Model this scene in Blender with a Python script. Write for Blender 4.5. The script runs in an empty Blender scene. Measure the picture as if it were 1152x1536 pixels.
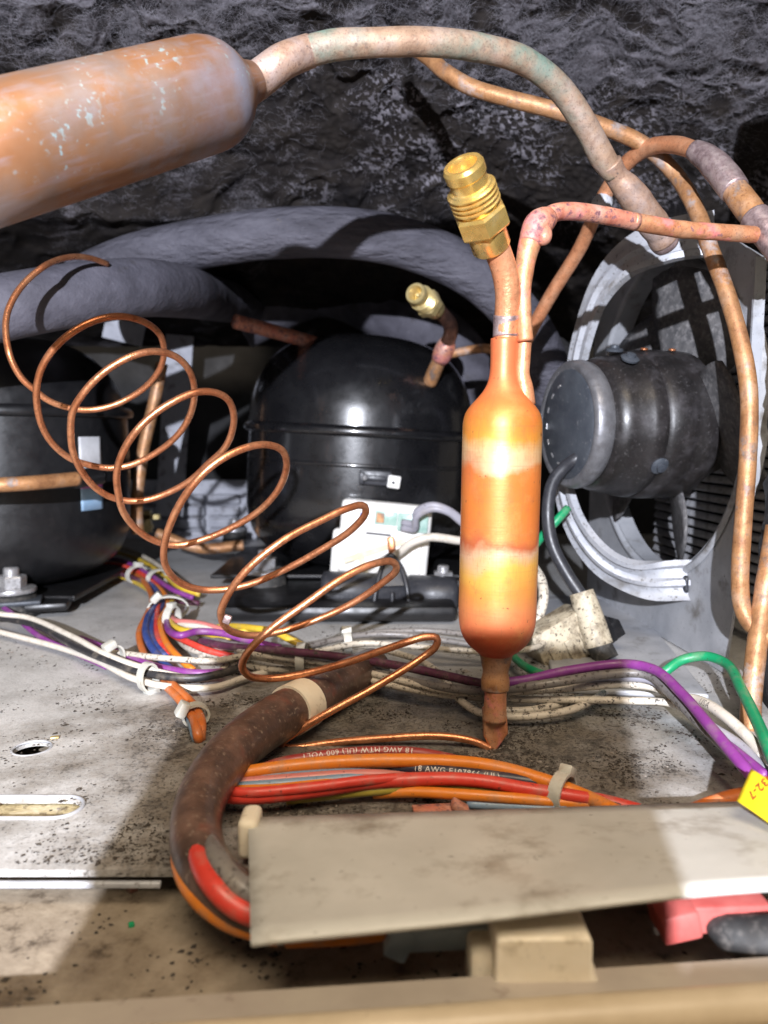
import bpy, bmesh, math, random
import numpy as np
from mathutils import Vector, Matrix, Quaternion

random.seed(7); rng = np.random.default_rng(7)
sc = bpy.context.scene
COL = sc.collection
R = math.radians
# ------------------------------------------------------------------ camera
F = 1154.0; PITCH = R(6.0); H = 0.128
cam = bpy.data.cameras.new('camera'); cam_ob = bpy.data.objects.new('camera', cam); COL.objects.link(cam_ob)
cam_ob.location = (0, 0, H); cam_ob.rotation_euler = (R(90) - PITCH, 0, 0)
cam.sensor_fit = 'VERTICAL'; cam.sensor_height = 24.0; cam.lens = 12.0 / (768.0 / F)
cam.clip_start = 0.006; cam.clip_end = 20
cam.dof.use_dof = True; cam.dof.focus_distance = 0.315; cam.dof.aperture_fstop = 8.0
sc.camera = cam_ob
# ------------------------------------------------------------------ world and lamps
w = bpy.data.worlds.new('World'); sc.world = w; w.use_nodes = True
w.node_tree.nodes['Background'].inputs[0].default_value = (1.0, 0.88, 0.76, 1)
w.node_tree.nodes['Background'].inputs[1].default_value = 0.10
def lamp(name, kind, loc, target, power, colour, **kw):
    L = bpy.data.lights.new(name, kind); o = bpy.data.objects.new(name, L); COL.objects.link(o)
    o.location = loc; L.energy = power; L.color = colour
    d = Vector(target) - Vector(loc); o.rotation_euler = d.to_track_quat('-Z', 'Y').to_euler()
    for k, v in kw.items(): setattr(L, k, v)
    return o
lamp('work_light', 'POINT', (-0.08, -0.45, 0.30), (0, .3, .1), 62.0, (0.87, 0.90, 1.0), shadow_soft_size=0.0045)
lamp('room_light', 'AREA', (0.12, -0.55, 1.25), (0, .15, 0), 18.0, (1.0, 0.83, 0.62), shape='RECTANGLE', size=0.9, size_y=0.6)
vs = sc.view_settings; vs.view_transform = 'Standard'; vs.look = 'None'; vs.exposure = 0.35; vs.gamma = 1.0; vs.use_curve_mapping = False

# ------------------------------------------------------------------ helpers
def ray(px, py):
    a = (px - 576.0) / F; b = (768.0 - py) / F
    c, s = math.cos(PITCH), math.sin(PITCH)
    return Vector((a, c + b * s, -s + b * c))
def P(px, py, Y):                       # the place at distance Y in front of the camera
    d = ray(px, py); return Vector((0, 0, H)) + d * (Y / d.y)
def G(px, py, z=0.0):                   # the place at height z above the floor
    d = ray(px, py); return Vector((0, 0, H)) + d * ((z - H) / d.z)

def spline(pts, step=0.002, closed=False):
    p = np.array([list(q) for q in pts], float)
    if len(p) == 2: n = max(2, int(np.linalg.norm(p[1] - p[0]) / step)); return p[0] + (p[1] - p[0]) * np.linspace(0, 1, n + 1)[:, None]
    ext = np.vstack([2 * p[0] - p[1], p, 2 * p[-1] - p[-2]])
    out = []
    for i in range(1, len(ext) - 2):
        p0, p1, p2, p3 = ext[i - 1:i + 3]
        d = np.linalg.norm((p2 - p1)[:3]); n = max(2, int(d / step))
        def kn(a, b): return max(1e-6, np.linalg.norm((b - a)[:3])) ** 0.5
        t0 = 0; t1 = kn(p0, p1); t2 = t1 + kn(p1, p2); t3 = t2 + kn(p2, p3)
        t = np.linspace(t1, t2, n, endpoint=False)[:, None]
        A1 = (t1 - t) / (t1 - t0) * p0 + (t - t0) / (t1 - t0) * p1
        A2 = (t2 - t) / (t2 - t1) * p1 + (t - t1) / (t2 - t1) * p2
        A3 = (t3 - t) / (t3 - t2) * p2 + (t - t2) / (t3 - t2) * p3
        B1 = (t2 - t) / (t2 - t0) * A1 + (t - t0) / (t2 - t0) * A2
        B2 = (t3 - t) / (t3 - t1) * A2 + (t - t1) / (t3 - t1) * A3
        out.append((t2 - t) / (t2 - t1) * B1 + (t - t1) / (t2 - t1) * B2)
    out.append(p[-1:]); return np.vstack(out)

def frames(c, up=None):
    T = np.gradient(c, axis=0); T /= np.linalg.norm(T, axis=1)[:, None] + 1e-12
    N = np.zeros_like(T)
    n = np.array([0, 0, 1.0]) if up is None else np.array(up, float)
    if abs(n @ T[0]) > .95: n = np.array([1.0, 0, 0])
    for i in range(len(c)):
        if up is not None: n = np.array(up, float)
        n = n - (n @ T[i]) * T[i]; n /= np.linalg.norm(n) + 1e-12; N[i] = n
    return T, N, np.cross(T, N)

class MB:
    def __init__(s): s.v = []; s.f = []; s.uv = []
    def add(s, v, f, uv=None):
        o = len(s.v); s.v += [tuple(map(float, q)) for q in v]; s.f += [tuple(i + o for i in q) for q in f]
        s.uv += [tuple(q) for q in uv] if uv is not None else [(0, 0)] * len(v)
        return s
    def tube(s, pts, r, seg=14, step=0.002, cap=True, wob=0.0, squash=None):
        q = [list(a) + [rr] for a, rr in zip(pts, r)] if isinstance(r, (list, tuple)) else [list(a) + [r] for a in pts]
        c4 = spline(q, step); c = c4[:, :3]; rad = c4[:, 3].copy()
        if wob:
            m = len(rad); k = np.interp(np.arange(m), np.linspace(0, m, max(3, m // 4)), rng.normal(0, 1, max(3, m // 4))); rad *= 1 + wob * k
        T, N, B = frames(c)
        th = np.linspace(0, 2 * np.pi, seg, endpoint=False)
        L = np.r_[0, np.cumsum(np.linalg.norm(np.diff(c, axis=0), axis=1))]
        V = c[:, None] + rad[:, None, None] * (np.cos(th)[None, :, None] * N[:, None] + np.sin(th)[None, :, None] * B[:, None])
        n = len(c); V = V.reshape(-1, 3); uv = [(L[i], j / seg) for i in range(n) for j in range(seg)]
        f = [(i * seg + j, i * seg + (j + 1) % seg, (i + 1) * seg + (j + 1) % seg, (i + 1) * seg + j) for i in range(n - 1) for j in range(seg)]
        V = list(V)
        if cap:
            f.append(tuple(range(seg))[::-1]); f.append(tuple((n - 1) * seg + j for j in range(seg)))
        return s.add(V, f, uv)
    def lathe(s, prof, org, ax, seg=40, ph=0.0):
        ax = Vector(ax).normalized(); t = Vector((0, 0, 1)) if abs(ax.z) < .9 else Vector((1, 0, 0))
        a = ax.cross(t).normalized(); b = ax.cross(a); org = Vector(org)
        V = []; uv = []; L = 0; tot = sum(math.dist(prof[i], prof[i + 1]) for i in range(len(prof) - 1)) or 1
        for i, (r, z) in enumerate(prof):
            if i: L += math.dist(prof[i - 1], prof[i])
            for j in range(seg):
                th = ph + 2 * math.pi * j / seg
                V.append(org + ax * z + (a * math.cos(th) + b * math.sin(th)) * max(r, 1e-6)); uv.append((L / tot, j / seg))
        f = [(i * seg + j, i * seg + (j + 1) % seg, (i + 1) * seg + (j + 1) % seg, (i + 1) * seg + j) for i in range(len(prof) - 1) for j in range(seg)]
        return s.add(V, f, uv)
    def box(s, c, size, rot=None, bev=0.0, segs=2):
        bm = bmesh.new(); bmesh.ops.create_cube(bm, size=1.0)
        for v in bm.verts: v.co = Vector((v.co.x * size[0], v.co.y * size[1], v.co.z * size[2]))
        if bev: bmesh.ops.bevel(bm, geom=bm.edges[:], offset=bev, segments=segs, profile=.5, affect='EDGES')
        M = (rot.to_matrix() if isinstance(rot, Quaternion) else rot) if rot is not None else Matrix.Identity(3)
        bm.verts.index_update()
        s.add([Vector(c) + M @ v.co for v in bm.verts], [tuple(v.index for v in f.verts) for f in bm.faces]); bm.free(); return s
    def sweep(s, pts, sect, up, step=0.003):
        c = spline(pts, step); T, N, B = frames(c, up); m = len(sect)
        V = [c[i] + B[i] * a + N[i] * b for i in range(len(c)) for a, b in sect]
        f = [(i * m + j, i * m + (j + 1) % m, (i + 1) * m + (j + 1) % m, (i + 1) * m + j) for i in range(len(c) - 1) for j in range(m)]
        f += [tuple(range(m))[::-1], tuple((len(c) - 1) * m + j for j in range(m))]
        return s.add(V, f)
    def build(s, name, mat, parent=None, smooth=True, auto=None, **props):
        me = bpy.data.meshes.new(name); me.from_pydata(s.v, [], s.f)
        uvl = me.uv_layers.new(name='UVMap'); idx = np.zeros(len(me.loops), np.int32); me.loops.foreach_get('vertex_index', idx)
        uvl.data.foreach_set('uv', np.array(s.uv, np.float32)[idx].ravel())
        bm = bmesh.new(); bm.from_mesh(me); bmesh.ops.recalc_face_normals(bm, faces=bm.faces[:])
        if smooth:
            for f in bm.faces: f.smooth = True
            if auto:
                for e in bm.edges:
                    if len(e.link_faces) == 2 and e.calc_face_angle(0) > R(auto): e.smooth = False
        bm.to_mesh(me); bm.free()
        me.materials.append(mat); o = bpy.data.objects.new(name, me); COL.objects.link(o)
        if parent is not None:
            o.parent = parent; o.matrix_parent_inverse = Matrix.Translation(-OFF.get(parent.name, Vector((0, 0, 0))))
        for k, v in props.items(): o[k] = v
        return o
OFF = {}
def thing(name, label, cat, loc, group=None):
    o = bpy.data.objects.new(name, None); COL.objects.link(o); o.location = loc; o.empty_display_size = .01
    o['label'] = label; o['category'] = cat; OFF[o.name] = Vector(loc)
    if group: o['group'] = group
    return o
def tag(o, label, cat, group=None):
    o['label'] = label; o['category'] = cat
    if group: o['group'] = group
    return o

# ------------------------------------------------------------------ materials
class NT:
    def __init__(s, name):
        s.m = bpy.data.materials.new(name); s.m.use_nodes = True; s.t = s.m.node_tree; s.b = s.t.nodes['Principled BSDF']
        s.tc = s.t.nodes.new('ShaderNodeTexCoord')
    def n(s, ty, **kw):
        nd = s.t.nodes.new('ShaderNode' + ty)
        for k, v in kw.items():
            if hasattr(nd, k) and k not in nd.inputs: setattr(nd, k, v)
            else: s.i(nd.inputs[k], v)
        return nd
    def i(s, sock, v):
        if isinstance(v, bpy.types.NodeSocket): s.t.links.new(v, sock)
        elif isinstance(v, (tuple, list)) and len(v) == 3 and sock.type == 'RGBA': sock.default_value = (*v, 1)
        else: sock.default_value = v
    def noise(s, scale, detail=4, rough=.55, vec=None, dist=0.0):
        nd = s.n('TexNoise', Scale=scale, Detail=detail, Roughness=rough, Distortion=dist, Vector=vec or s.tc.outputs['Object']); return nd.outputs['Fac']
    def ramp(s, fac, stops, interp='LINEAR'):
        nd = s.t.nodes.new('ShaderNodeValToRGB'); cr = nd.color_ramp; cr.interpolation = interp
        while len(cr.elements) < len(stops): cr.elements.new(.5)
        for e, (p, c) in zip(cr.elements, stops): e.position = p; e.color = (*c, 1) if len(c) == 3 else c
        s.i(nd.inputs[0], fac); return nd.outputs[0]
    def mapr(s, v, a, b, c=0.0, d=1.0): return s.n('MapRange', Value=v, **{'From Min': a, 'From Max': b, 'To Min': c, 'To Max': d}).outputs[0]
    def mix(s, fac, a, b, blend='MIX'):
        nd = s.t.nodes.new('ShaderNodeMix'); nd.data_type = 'RGBA'; nd.blend_type = blend
        s.i(nd.inputs[0], fac); s.i(nd.inputs[6], a); s.i(nd.inputs[7], b); return nd.outputs[2]
    def math(s, op, a, b=0.0):
        nd = s.t.nodes.new('ShaderNodeMath'); nd.operation = op; s.i(nd.inputs[0], a); s.i(nd.inputs[1], b); return nd.outputs[0]
    def bump(s, h, strength=.5, dist=.001):
        nd = s.n('Bump', Height=h, Strength=strength, Distance=dist)
        if s.b.inputs['Normal'].links: s.t.links.new(s.b.inputs['Normal'].links[0].from_socket, nd.inputs['Normal'])
        s.t.links.new(nd.outputs[0], s.b.inputs['Normal'])
def pbr(name, stops, scale=120, rough=(.4, .6), metal=0.0, bump=None, dirt=None, dirt2=None, coat=0.0, spec=.5, detail=5, stretch=None, ior=None, sss=None):
    m = NT(name); vec = None
    if stretch: vec = m.n('Mapping', Vector=m.tc.outputs['Object'], Scale=stretch).outputs[0]
    n1 = m.noise(scale, detail, .6, vec)
    col = m.ramp(m.mapr(n1, .3, .7), stops) if len(stops) > 1 else None
    c = col if col is not None else stops[0][1]
    met = metal
    for d in (dirt, dirt2):
        if d:
            dc, ds, lo, hi = d[:4]; k = m.mapr(m.noise(ds, 6, .65), lo, hi); c = m.mix(k, c, dc)
            if metal: met = m.math('MULTIPLY', m.math('SUBTRACT', 1.0, k), met)
    m.i(m.b.inputs['Base Color'], c); m.i(m.b.inputs['Metallic'], met)
    m.i(m.b.inputs['Roughness'], m.mapr(m.noise(scale * 2.3, 4), .3, .7, rough[0], rough[1]))
    m.b.inputs['Coat Weight'].default_value = coat; m.b.inputs['Coat Roughness'].default_value = .12; m.b.inputs['Specular IOR Level'].default_value = spec
    for bs, st, di in (bump or []): m.bump(m.noise(bs, 5, .6, vec), st, di)
    if sss: m.b.inputs['Subsurface Weight'].default_value = sss; m.b.inputs['Subsurface Radius'].default_value = (.004, .003, .002); m.b.inputs['Subsurface Scale'].default_value = 1.0
    return m.m

def copper(name, stops, metal=.65, rough=(.3, .55), dirt=None, dirt2=None, scale=70):
    mt = pbr(name, stops, scale, rough, metal, [(1100, .35, .0004), (260, .25, .0007)], dirt, dirt2, detail=8)
    nt = mt.node_tree; b = nt.nodes['Principled BSDF']; src = b.inputs['Base Color'].links[0].from_socket; tc = nt.nodes.new('ShaderNodeTexCoord')
    for sc_, lo, hi, amt in ((330, .50, .72, .45), (1300, .56, .70, .55)):   # fine tarnish specks
        n = nt.nodes.new('ShaderNodeTexNoise'); n.inputs['Scale'].default_value = sc_; n.inputs['Detail'].default_value = 5; nt.links.new(tc.outputs['Object'], n.inputs['Vector'])
        r = nt.nodes.new('ShaderNodeMapRange'); r.inputs[1].default_value = lo; r.inputs[2].default_value = hi; r.inputs[4].default_value = amt; nt.links.new(n.outputs['Fac'], r.inputs[0])
        x = nt.nodes.new('ShaderNodeMix'); x.data_type = 'RGBA'; x.blend_type = 'MULTIPLY'; nt.links.new(r.outputs[0], x.inputs[0]); nt.links.new(src, x.inputs[6]); x.inputs[7].default_value = (.38, .30, .28, 1); src = x.outputs[2]
    nt.links.new(src, b.inputs['Base Color']); return mt
M = {}
M['copper_new'] = copper('copper_new', [(0, (.50, .17, .07)), (.5, (.66, .27, .13)), (1, (.74, .35, .18))], .8, (.25, .42))
M['copper_tan'] = copper('copper_tan', [(0, (.26, .12, .055)), (.5, (.44, .22, .095)), (1, (.50, .31, .20))], .35, (.38, .6), ((.15, .11, .09), 120, .54, .68), ((.40, .34, .32), 60, .56, .72))
M['copper_grey'] = copper('copper_grey', [(0, (.26, .17, .12)), (.45, (.42, .27, .19)), (1, (.46, .36, .33))], .4, (.4, .65), ((.20, .19, .20), 60, .50, .8), ((.10, .08, .07), 300, .62, .72))
M['copper_green'] = copper('copper_green', [(0, (.27, .17, .11)), (.4, (.42, .28, .19)), (1, (.44, .35, .30))], .35, (.4, .65), ((.15, .205, .165), 34, .44, .62), ((.22, .16, .12), 260, .56, .68))
M['copper_pink'] = copper('copper_pink', [(0, (.52, .15, .10)), (.5, (.60, .26, .17)), (1, (.58, .36, .30))], .35, (.4, .65), ((.52, .19, .18), 75, .53, .64), ((.17, .08, .09), 300, .52, .62), scale=110)
M['copper_tan_red'] = copper('copper_tan_red', [(0, (.50, .19, .09)), (.5, (.60, .28, .14)), (1, (.62, .36, .22))], .45, (.35, .6), ((.58, .18, .16), 90, .52, .64), ((.20, .10, .10), 400, .60, .68), scale=110)
M['copper_orange'] = copper('copper_orange', [(0, (.56, .20, .09)), (.5, (.68, .30, .15)), (1, (.72, .38, .22))], .5, (.3, .5))
M['copper_dark'] = copper('copper_dark', [(0, (.06, .035, .03)), (.5, (.16, .075, .05)), (1, (.34, .17, .12))], .7, (.25, .45))
M['solder'] = copper('solder', [(0, (.20, .14, .14)), (.5, (.40, .30, .30)), (1, (.56, .46, .44))], .6, (.3, .5), scale=200)
M['brass'] = pbr('brass', [(0, (.78, .50, .13)), (.6, (.90, .62, .20)), (1, (.92, .70, .30))], 150, (.22, .34), .8, [(1500, .15, .0002)], ((.30, .20, .06), 300, .64, .8))
M['brass_dull'] = pbr('brass_dull', [(0, (.58, .44, .17)), (1, (.80, .66, .34))], 200, (.28, .42), .6, [(1500, .15, .0002)], ((.22, .17, .06), 260, .56, .75))
M['steel_zinc'] = pbr('steel_zinc', [(0, (.45, .45, .46)), (1, (.66, .66, .68))], 300, (.25, .45), .75, [(900, .2, .0003)], ((.10, .09, .08), 220, .52, .7))
M['black_paint'] = pbr('black_paint', [(0, (.005, .005, .006)), (1, (.009, .009, .010))], 60, (.24, .34), 0, [(240, .07, .0009), (1400, .05, .0003)], ((.035, .032, .032), 600, .68, .80), spec=.5, coat=1.0)
M['black_old'] = pbr('black_old', [(0, (.006, .006, .007)), (1, (.012, .012, .013))], 60, (.30, .45), 0, [(260, .08, .0008)], ((.022, .020, .021), 140, .54, .85))
M['black_plastic'] = pbr('black_plastic', [(0, (.022, .023, .028)), (1, (.035, .036, .042))], 150, (.32, .5), 0, [(900, .1, .0003)], ((.09, .085, .085), 420, .58, .78))
M['rubber'] = pbr('rubber', [(0, (.02, .02, .02)), (1, (.04, .038, .036))], 150, (.5, .7), 0, [(500, .2, .0005)], ((.12, .11, .10), 300, .52, .75))
M['motor_black'] = pbr('motor_black', [(0, (.010, .009, .009)), (1, (.022, .019, .019))], 60, (.30, .48), 0, [(400, .14, .0006)], ((.065, .060, .064), 90, .50, .85), ((.10, .095, .095), 600, .58, .80))
M['motor_cap'] = pbr('motor_cap', [(0, (.045, .052, .066)), (1, (.075, .085, .10))], 80, (.4, .6), 0.2, [(500, .1, .0005)], ((.2, .2, .21), 420, .6, .75))
M['cap_ring'] = pbr('cap_ring', [(0, (.14, .14, .15)), (1, (.26, .26, .275))], 120, (.35, .5), .5, [(600, .2, .0004)], ((.07, .065, .065), 160, .50, .72))
M['blade'] = pbr('blade', [(0, (.06, .06, .064)), (1, (.13, .125, .125))], 110, (.5, .75), 0, [(600, .3, .0005)], ((.24, .23, .23), 300, .48, .72), stretch=(1, 1, 3))
M['galv'] = pbr('galv', [(0, (.30, .31, .335)), (.5, (.40, .41, .435)), (1, (.47, .48, .505))], 35, (.4, .6), .15, [(300, .12, .0006)], ((.16, .15, .14), 55, .56, .72), ((.10, .09, .08), 600, .62, .72))
M['galv_clean'] = pbr('galv_clean', [(0, (.32, .33, .36)), (1, (.46, .47, .50))], 60, (.4, .55), .15, [(400, .15, .0005)], ((.12, .11, .10), 420, .57, .68), ((.17, .16, .15), 45, .54, .70))
M['slat'] = pbr('slat', [(0, (.50, .50, .53)), (1, (.72, .72, .75))], 500, (.4, .6), .3, [(900, .5, .0015)], ((.12, .11, .11), 90, .55, .75), stretch=(1, 1, .2))
M['cream'] = pbr('cream', [(0, (.70, .62, .48)), (1, (.80, .73, .60))], 90, (.45, .65), 0, [(500, .1, .0004)], ((.34, .27, .17), 160, .58, .8), ((.06, .05, .04), 700, .68, .74), sss=.08)
M['white_plastic'] = pbr('white_plastic', [(0, (.72, .70, .66)), (1, (.80, .79, .76))], 100, (.35, .5), 0, [(500, .06, .0003)], ((.50, .40, .24), 120, .60, .82), sss=.05)
M['dirty_plug'] = pbr('dirty_plug', [(0, (.40, .34, .24)), (1, (.55, .49, .37))], 90, (.5, .7), 0, [(500, .2, .0004)], ((.13, .10, .065), 110, .46, .66), ((.05, .04, .03), 500, .56, .64))
M['tie'] = pbr('tie', [(0, (.42, .41, .36)), (1, (.55, .54, .49))], 200, (.35, .5), 0, None, ((.3, .25, .18), 200, .56, .8), sss=.1)
M['tape'] = pbr('tape', [(0, (.62, .53, .33)), (1, (.74, .67, .50))], 120, (.3, .5))
M['window_green'] = pbr('window_green', [(0, (.26, .42, .36)), (1, (.42, .56, .50))], 300, (.15, .3))
M['blue_mark'] = pbr('blue_mark', [(0, (.03, .06, .45)), (1, (.05, .1, .6))], 300, (.4, .6))
M['sheet'] = pbr('sheet', [(0, (.46, .455, .42)), (.5, (.54, .535, .50)), (1, (.60, .595, .56))], 28, (.45, .65), 0.05, [(220, .08, .0008)], ((.25, .22, .18), 46, .52, .74), ((.08, .065, .05), 300, .65, .72), detail=8)
M['tag'] = pbr('tag', [(0, (.64, .48, .01)), (1, (.72, .57, .02))], 60, (.45, .6), 0, [(120, .2, .002)], ((.30, .2, .02), 300, .70, .78))
M['ink_red'] = pbr('ink_red', [(0, (.20, .03, .008)), (1, (.30, .05, .012))], 400, (.5, .6))
M['red_plastic'] = pbr('red_plastic', [(0, (.42, .07, .06)), (1, (.55, .14, .12))], 90, (.35, .5))
M['pale_blue'] = pbr('pale_blue', [(0, (.26, .32, .36)), (1, (.36, .43, .48))], 90, (.35, .5))
M['label_white'] = pbr('label_white', [(0, (.55, .55, .56)), (1, (.66, .66, .68))], 200, (.4, .5))
M['label_magenta'] = pbr('label_magenta', [(0, (.5, .12, .36)), (1, (.55, .16, .42))], 200, (.4, .5))
M['label_blue'] = pbr('label_blue', [(0, (.25, .42, .62)), (1, (.35, .5, .68))], 200, (.4, .5))
M['print_white'] = pbr('print_white', [(0, (.55, .5, .46)), (1, (.8, .76, .70))], 900, (.5, .6))
M['print_dark'] = pbr('print_dark', [(0, (.06, .05, .05)), (1, (.2, .18, .16))], 900, (.5, .6))
M['foam'] = pbr('foam', [(0, (.050, .048, .060)), (.5, (.080, .077, .096)), (1, (.115, .111, .136))], 40, (.6, .8), 0, [(420, .45, .0008), (90, .5, .003)], ((.20, .195, .22), 320, .66, .80), ((.05, .045, .045), 30, .60, .75), spec=.3)
M['foam_wrinkled'] = pbr('foam_wrinkled', [(0, (.050, .048, .060)), (.5, (.088, .085, .105)), (1, (.125, .121, .146))], 40, (.55, .75), 0, [(700, .4, .0006), (130, 1.0, .005)], ((.20, .195, .22), 320, .66, .80), ((.20, .16, .07), 120, .68, .8), spec=.35, stretch=(.45, 1, 1.5))
M['foam_dark'] = pbr('foam_dark', [(0, (.016, .015, .016)), (1, (.04, .038, .04))], 60, (.7, .9), 0, [(300, .5, .0015), (900, .3, .0006)], ((.20, .195, .21), 420, .60, .70))
M['slot_dirt'] = pbr('slot_dirt', [(0, (.22, .17, .08)), (.5, (.42, .35, .20)), (1, (.56, .50, .36))], 160, (.5, .7), 0, [(500, .6, .001)], ((.10, .07, .04), 300, .55, .68))
M['rear'] = pbr('rear', [(0, (.006, .006, .007)), (1, (.014, .014, .016))], 20, (.6, .8), 0, [(200, .2, .001)])
M['rear_pale'] = pbr('rear_pale', [(0, (.34, .35, .40)), (1, (.46, .47, .52))], 50, (.5, .7), 0, None, ((.12, .11, .11), 60, .55, .7))
M['loom'] = pbr('loom', [(0, (.035, .024, .019)), (.45, (.085, .050, .038)), (1, (.18, .105, .078))], 70, (.28, .5), 0, [(600, .25, .0005), (120, .2, .0012)], ((.32, .25, .19), 500, .58, .72), ((.22, .055, .035), 40, .56, .72), spec=.6, detail=8)
M['crumb'] = pbr('crumb', [(0, (.018, .014, .011)), (1, (.07, .055, .042))], 900, (.7, .9))
M['crumb_pale'] = pbr('crumb_pale', [(0, (.14, .12, .10)), (1, (.34, .30, .26))], 900, (.7, .9))
M['fibre'] = pbr('fibre', [(0, (.085, .080, .092)), (1, (.19, .182, .205))], 200, (.7, .9))
M['phone'] = pbr('phone', [(0, (.02, .02, .022)), (1, (.03, .03, .032))], 60, (.3, .4))
M['glass'] = pbr('glass', [(0, (.01, .01, .012)), (1, (.012, .012, .015))], 60, (.05, .08))
def wire_mat(name, col, d=.62):
    r, g, b = col
    return pbr(name, [(0, (r * .8, g * .8, b * .8)), (1, col)], 120, (.32, .5), 0, [(700, .06, .0003)], ((.22, .185, .145), 120, .50, .88), ((.045, .035, .028), 520, d - .02, d + .07))
WC = {'white': (.66, .60, .50), 'ivory': (.72, .66, .57), 'black': (.028, .027, .03), 'purple': (.24, .045, .26), 'maroon': (.11, .03, .065), 'grey': (.20, .185, .175), 'palegrey': (.36, .35, .40),
      'orange': (.78, .23, .02), 'deeporange': (.62, .16, .03), 'red': (.70, .055, .035), 'darkred': (.32, .04, .035), 'blue': (.035, .07, .26), 'lightblue': (.20, .30, .42), 'pink': (.62, .20, .18),
      'yellow': (.70, .47, .04), 'olive': (.42, .33, .05), 'green': (.01, .30, .12), 'navy': (.025, .028, .05)}
W = {k: wire_mat('wire_' + k, v, .56 if k in ('white', 'maroon', 'grey') else .64) for k, v in WC.items()}

# floor: grey painted steel with a litter of dark grit
m = NT('floor_steel'); ob = m.tc.outputs['Object']
c = m.ramp(m.mapr(m.noise(16, 8, .62), .32, .68), [(0, (.40, .395, .385)), (.5, (.53, .525, .515)), (1, (.62, .615, .61))])
c = m.mix(m.mapr(m.noise(900, 4, .7), .50, .66, 0, .55), c, (.26, .25, .24)); c = m.mix(m.mapr(m.noise(300, 3, .6), .60, .72), c, (.58, .58, .58))
scr = m.n('TexNoise', Scale=9.0, Detail=8, Roughness=.7, Distortion=2.5, Vector=ob).outputs['Fac']; c = m.mix(m.mapr(m.math('ABSOLUTE', m.math('SUBTRACT', scr, .5)), .010, .002, 0, .35), c, (.22, .21, .20))
sep = m.n('SeparateXYZ', Vector=ob)
# grease gathers in the middle; its spread also paints the phone's shadow darker
cen = m.n('VectorMath', operation='DISTANCE'); m.i(cen.inputs[0], m.n('Mapping', Vector=ob, Scale=(.85, 1, 1)).outputs[0]); cen.inputs[1].default_value = (.004, .298, 0)
near = m.mapr(m.math('ADD', cen.outputs['Value'], m.mapr(m.noise(24, 7, .7), .3, .7, -.045, .045)), .150, .075)
film = m.mapr(m.math('ADD', m.math('MULTIPLY', near, .95), m.mapr(m.noise(40, 8, .75), .35, .75, -.25, .40)), 0, 1.05)
c = m.mix(film, c, m.ramp(m.mapr(m.noise(160, 7, .7), .3, .7), [(0, (.10, .082, .062)), (.5, (.16, .136, .108)), (1, (.25, .222, .188))]))
k1 = m.math('ADD', m.noise(620, 6, .75), m.mapr(near, 0, 1, -.085, .025))
g1 = m.mapr(k1, .555, .66); c = m.mix(m.math('MULTIPLY', g1, .85), c, (.05, .041, .033))
k2 = m.math('ADD', m.noise(90, 9, .8), m.mapr(near, 0, 1, -.16, .03))
g2 = m.mapr(k2, .55, .68); c = m.mix(m.math('MULTIPLY', g2, .9), c, (.034, .027, .021))
m.i(m.b.inputs['Base Color'], c); m.i(m.b.inputs['Roughness'], m.mapr(m.noise(60, 5), .3, .7, .38, .62)); m.b.inputs['Metallic'].default_value = .08
m.bump(m.math('ADD', g1, g2), .7, .0009); m.bump(m.noise(500, 5, .7), .25, .0006)
M['floor'] = m.m
m = NT('ledge_steel')
c = m.ramp(m.mapr(m.noise(24, 8, .65), .3, .7), [(0, (.19, .15, .105)), (.5, (.30, .25, .19)), (1, (.43, .36, .27))])
c = m.mix(m.mapr(m.noise(20, 8, .75), .46, .64, 0, .8), c, (.12, .086, .055)); c = m.mix(m.mapr(m.noise(80, 8, .75), .55, .68), c, (.06, .044, .03)); c = m.mix(m.mapr(m.noise(34, 3), .66, .74), c, (.52, .44, .30))
m.i(m.b.inputs['Base Color'], c); m.i(m.b.inputs['Roughness'], m.mapr(m.noise(60, 5), .3, .7, .4, .65)); m.bump(m.noise(240, 6, .7), .4, .001)
M['ledge'] = m.m
m = NT('lip_paint')
c = m.ramp(m.mapr(m.noise(22, 6, .6), .3, .7), [(0, (.30, .255, .21)), (.5, (.38, .33, .28)), (1, (.45, .40, .33))]); c = m.mix(m.mapr(m.noise(140, 6, .7), .62, .74), c, (.14, .10, .08))
m.i(m.b.inputs['Base Color'], c); m.b.inputs['Roughness'].default_value = .5; m.bump(m.noise(200, 5), .1, .001)
M['lip'] = m.m
M['lip_bead'] = pbr('lip_bead', [(0, (.46, .37, .25)), (1, (.60, .50, .36))], 40, (.35, .5), 0, [(200, .1, .001)], ((.3, .22, .14), 120, .66, .8))
# ceiling liner: black crust, grey dust where it has settled ("dust" is stored per vertex with the crust's own shape)
m = NT('liner'); at = m.n('Attribute', attribute_name='dust').outputs['Fac']
k = m.mapr(m.math('ADD', at, m.mapr(m.noise(800, 6, .75), .3, .7, -.40, .40)), .35, .75)
dc = m.ramp(m.mapr(m.noise(60, 5), .3, .7), [(0, (.075, .069, .076)), (1, (.195, .184, .208))])
m.i(m.b.inputs['Base Color'], m.mix(k, m.ramp(m.mapr(m.noise(40, 4), .3, .7), [(0, (.012, .011, .012)), (1, (.032, .027, .024))]), dc)); m.b.inputs['Roughness'].default_value = .8
m.b.inputs['Specular IOR Level'].default_value = .04; m.b.inputs['Roughness'].default_value = 1.0; m.bump(m.noise(1600, 6, .8), .35, .0006)
M['liner'] = m.m
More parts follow.
